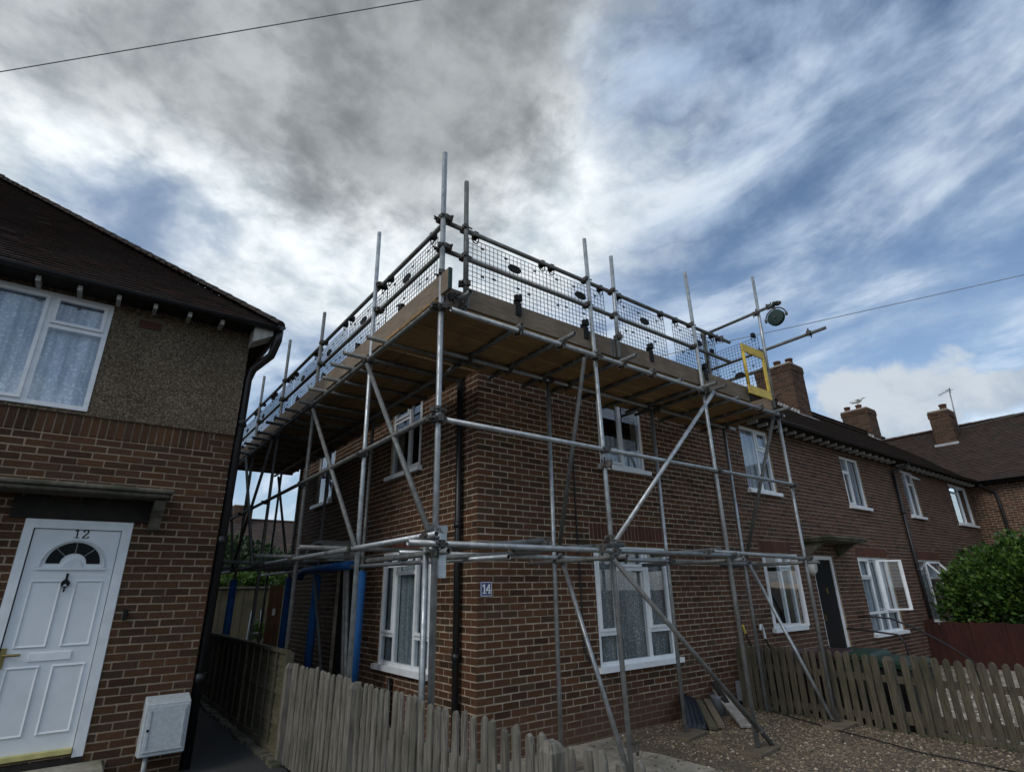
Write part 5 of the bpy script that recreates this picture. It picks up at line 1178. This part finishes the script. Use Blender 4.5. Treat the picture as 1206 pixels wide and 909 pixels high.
leaf_mass('foliage', 'leaf_sprig', [(.12, 9.4, .85, .17, .15, .15)], 260, .09, sg); MB().tube((.12, 9.4, 0), (.12, 9.4, .8), .015, 6).build('stem', 'dark_timber', sg)

wd_ = MB()
for _ in range(420):
    if random.random() < .6: x, y = 4.55+jit(.05), random.uniform(-4.5, -.3)
    elif random.random() < .5: x, y = random.uniform(1.9, 4.4), random.uniform(-3.6, -.2)
    else: x, y = -1.46+jit(.03), random.uniform(-3.5, 1.5)
    s_ = random.uniform(.015, .05); a = random.random()*6.28; i = len(wd_.v)
    wd_.v += [(x, y, .005), (x+s_*.35*math.cos(a), y+s_*.35*math.sin(a), s_*.7), (x+s_*math.cos(a)+jit(.01), y+s_*math.sin(a), s_*random.uniform(.3, 1.1)), (x+s_*.5*math.cos(a+.6), y+s_*.5*math.sin(a+.6), s_*.4)]; wd_.f.append((i, i+1, i+2, i+3))
o = wd_.build('weeds', 'leaf_dull', None); o['label'] = 'small green weeds and fallen leaves on the gravel and along the fences'; o['category'] = 'weeds'; stuff(o)
# ================================================================ BACK GARDEN SEEN THROUGH THE GAP
ggt = thing('garden_gate', (.28, 9.0, 0), 'brown boarded garden gate standing beyond the scaffold', 'gate')
for i in range(3): MB().box(.14+.105*i, .24+.105*i, 9.0, 9.025, .03, 1.85+.0*i).build('board', 'brown_door_wood', ggt)
MB().box(.12, .46, 9.03, 9.07, .5, .6).build('rail', 'brown_door_wood', ggt); MB().box(.26, .32, 8.985, 8.999, 1.2, 1.34).build('name_tag', 'white_upvc', ggt)
gf = thing('garden_fence', (0, 12, 0), 'dark boarded fence across the back garden', 'fence')
for i in range(30): MB().box(-1.3+.14*i, -1.168+.14*i, 12.0+(.01 if i % 2 else 0), 12.02+(.01 if i % 2 else 0), 0, 1.82).build('fence_board', 'panel_wood', gf)
MB().box(-1.3, 2.9, 11.97, 12.05, 1.82, 1.87).build('capping', 'picket_wood', gf)
ld = thing('ladder', (-.15, 8.6, 0), 'pale aluminium step ladder standing in the back garden', 'ladder')
for s in (-1, 1): MB().tube((-.20+s*.17, 8.45, .0), (-.12+s*.10, 8.85, 1.32), .018, 8).build('rail', 'zinc_plate', ld)
for i in range(4): MB().box(-.33+.035*i, -.02-.02*i, 8.50+.09*i, 8.56+.09*i, .3+.27*i, .325+.27*i).build('rung', 'zinc_plate', ld)
fh = thing('far_house', (7, 40, 0), 'distant house with a brown roof and chimney beyond the garden', 'house')
MB().box(-4, 24, 40, 47, 0, 4.3).build('wall', 'brick_terrace', fh)
tile_slope((0, 39.6, 4.3), (1, 0, 0), (0, .79, .61), -4.4, 24.4, 5.0, lambda u, v: True, 'roof_tile_brown', fh, 0, tw=.5, gauge=.3)
MB().quad((-4.4, 47.5, 4.3), (24.4, 47.5, 4.3), (24.4, 43.5, 7.36), (-4.4, 43.5, 7.36)) 
half_round((-4.4, 43.5, 7.32), (24.4, 43.5, 7.32), .14, 'roof_tile_brown', fh, step=1.0)
chimney(fh, 5.35, 6.75, 43.0, 44.0, 6.6, 8.35, pots=())
for x in (3.2, 6.5, 9.4): window(fh, FRONT(40.0), x, x+1.2, 2.6, 3.9, [(.5, [], True), (1, [], False)], curtain=None, depth=-.08)

# ================================================================ OVERHEAD WIRES
def wire(label, a, b, r, sag=.1):
    a, b = Vector(a), Vector(b); mb = MB(); mb.path([a.lerp(b, t/16) - Vector((0, 0, sag*4*(t/16)*(1-t/16))) for t in range(17)], r, 6)
    o = mb.build('overhead_wire', 'wire_grey', None); return tag(o, label, 'wire')
def ray(u, v, t): d = (_f*FPX + _r*(u-W0/2) + _u*(H0/2-v)).normalized(); return CAM + d*t
A_, B_ = ray(0, 84, 9.5), ray(487, 0, 7.0)
wire('thin grey telephone wire crossing the sky above the left house', A_ + (A_-B_)*.62, B_ + (B_-A_)*1.5, .0062, .02)
A_, B_ = ray(840, 405, 20.0), ray(1206, 322, 24.0)
wire('thin grey wire crossing the sky behind the pulley wheel', A_ + (A_-B_)*.22, B_ + (B_-A_)*.8, .012, .05)
A_, B_ = ray(1126, 505, 27.0), ray(1206, 485, 26.0)
wire('faint wire running off from the end chimney aerial', A_, B_ + (B_-A_)*1.5, .008, .05)
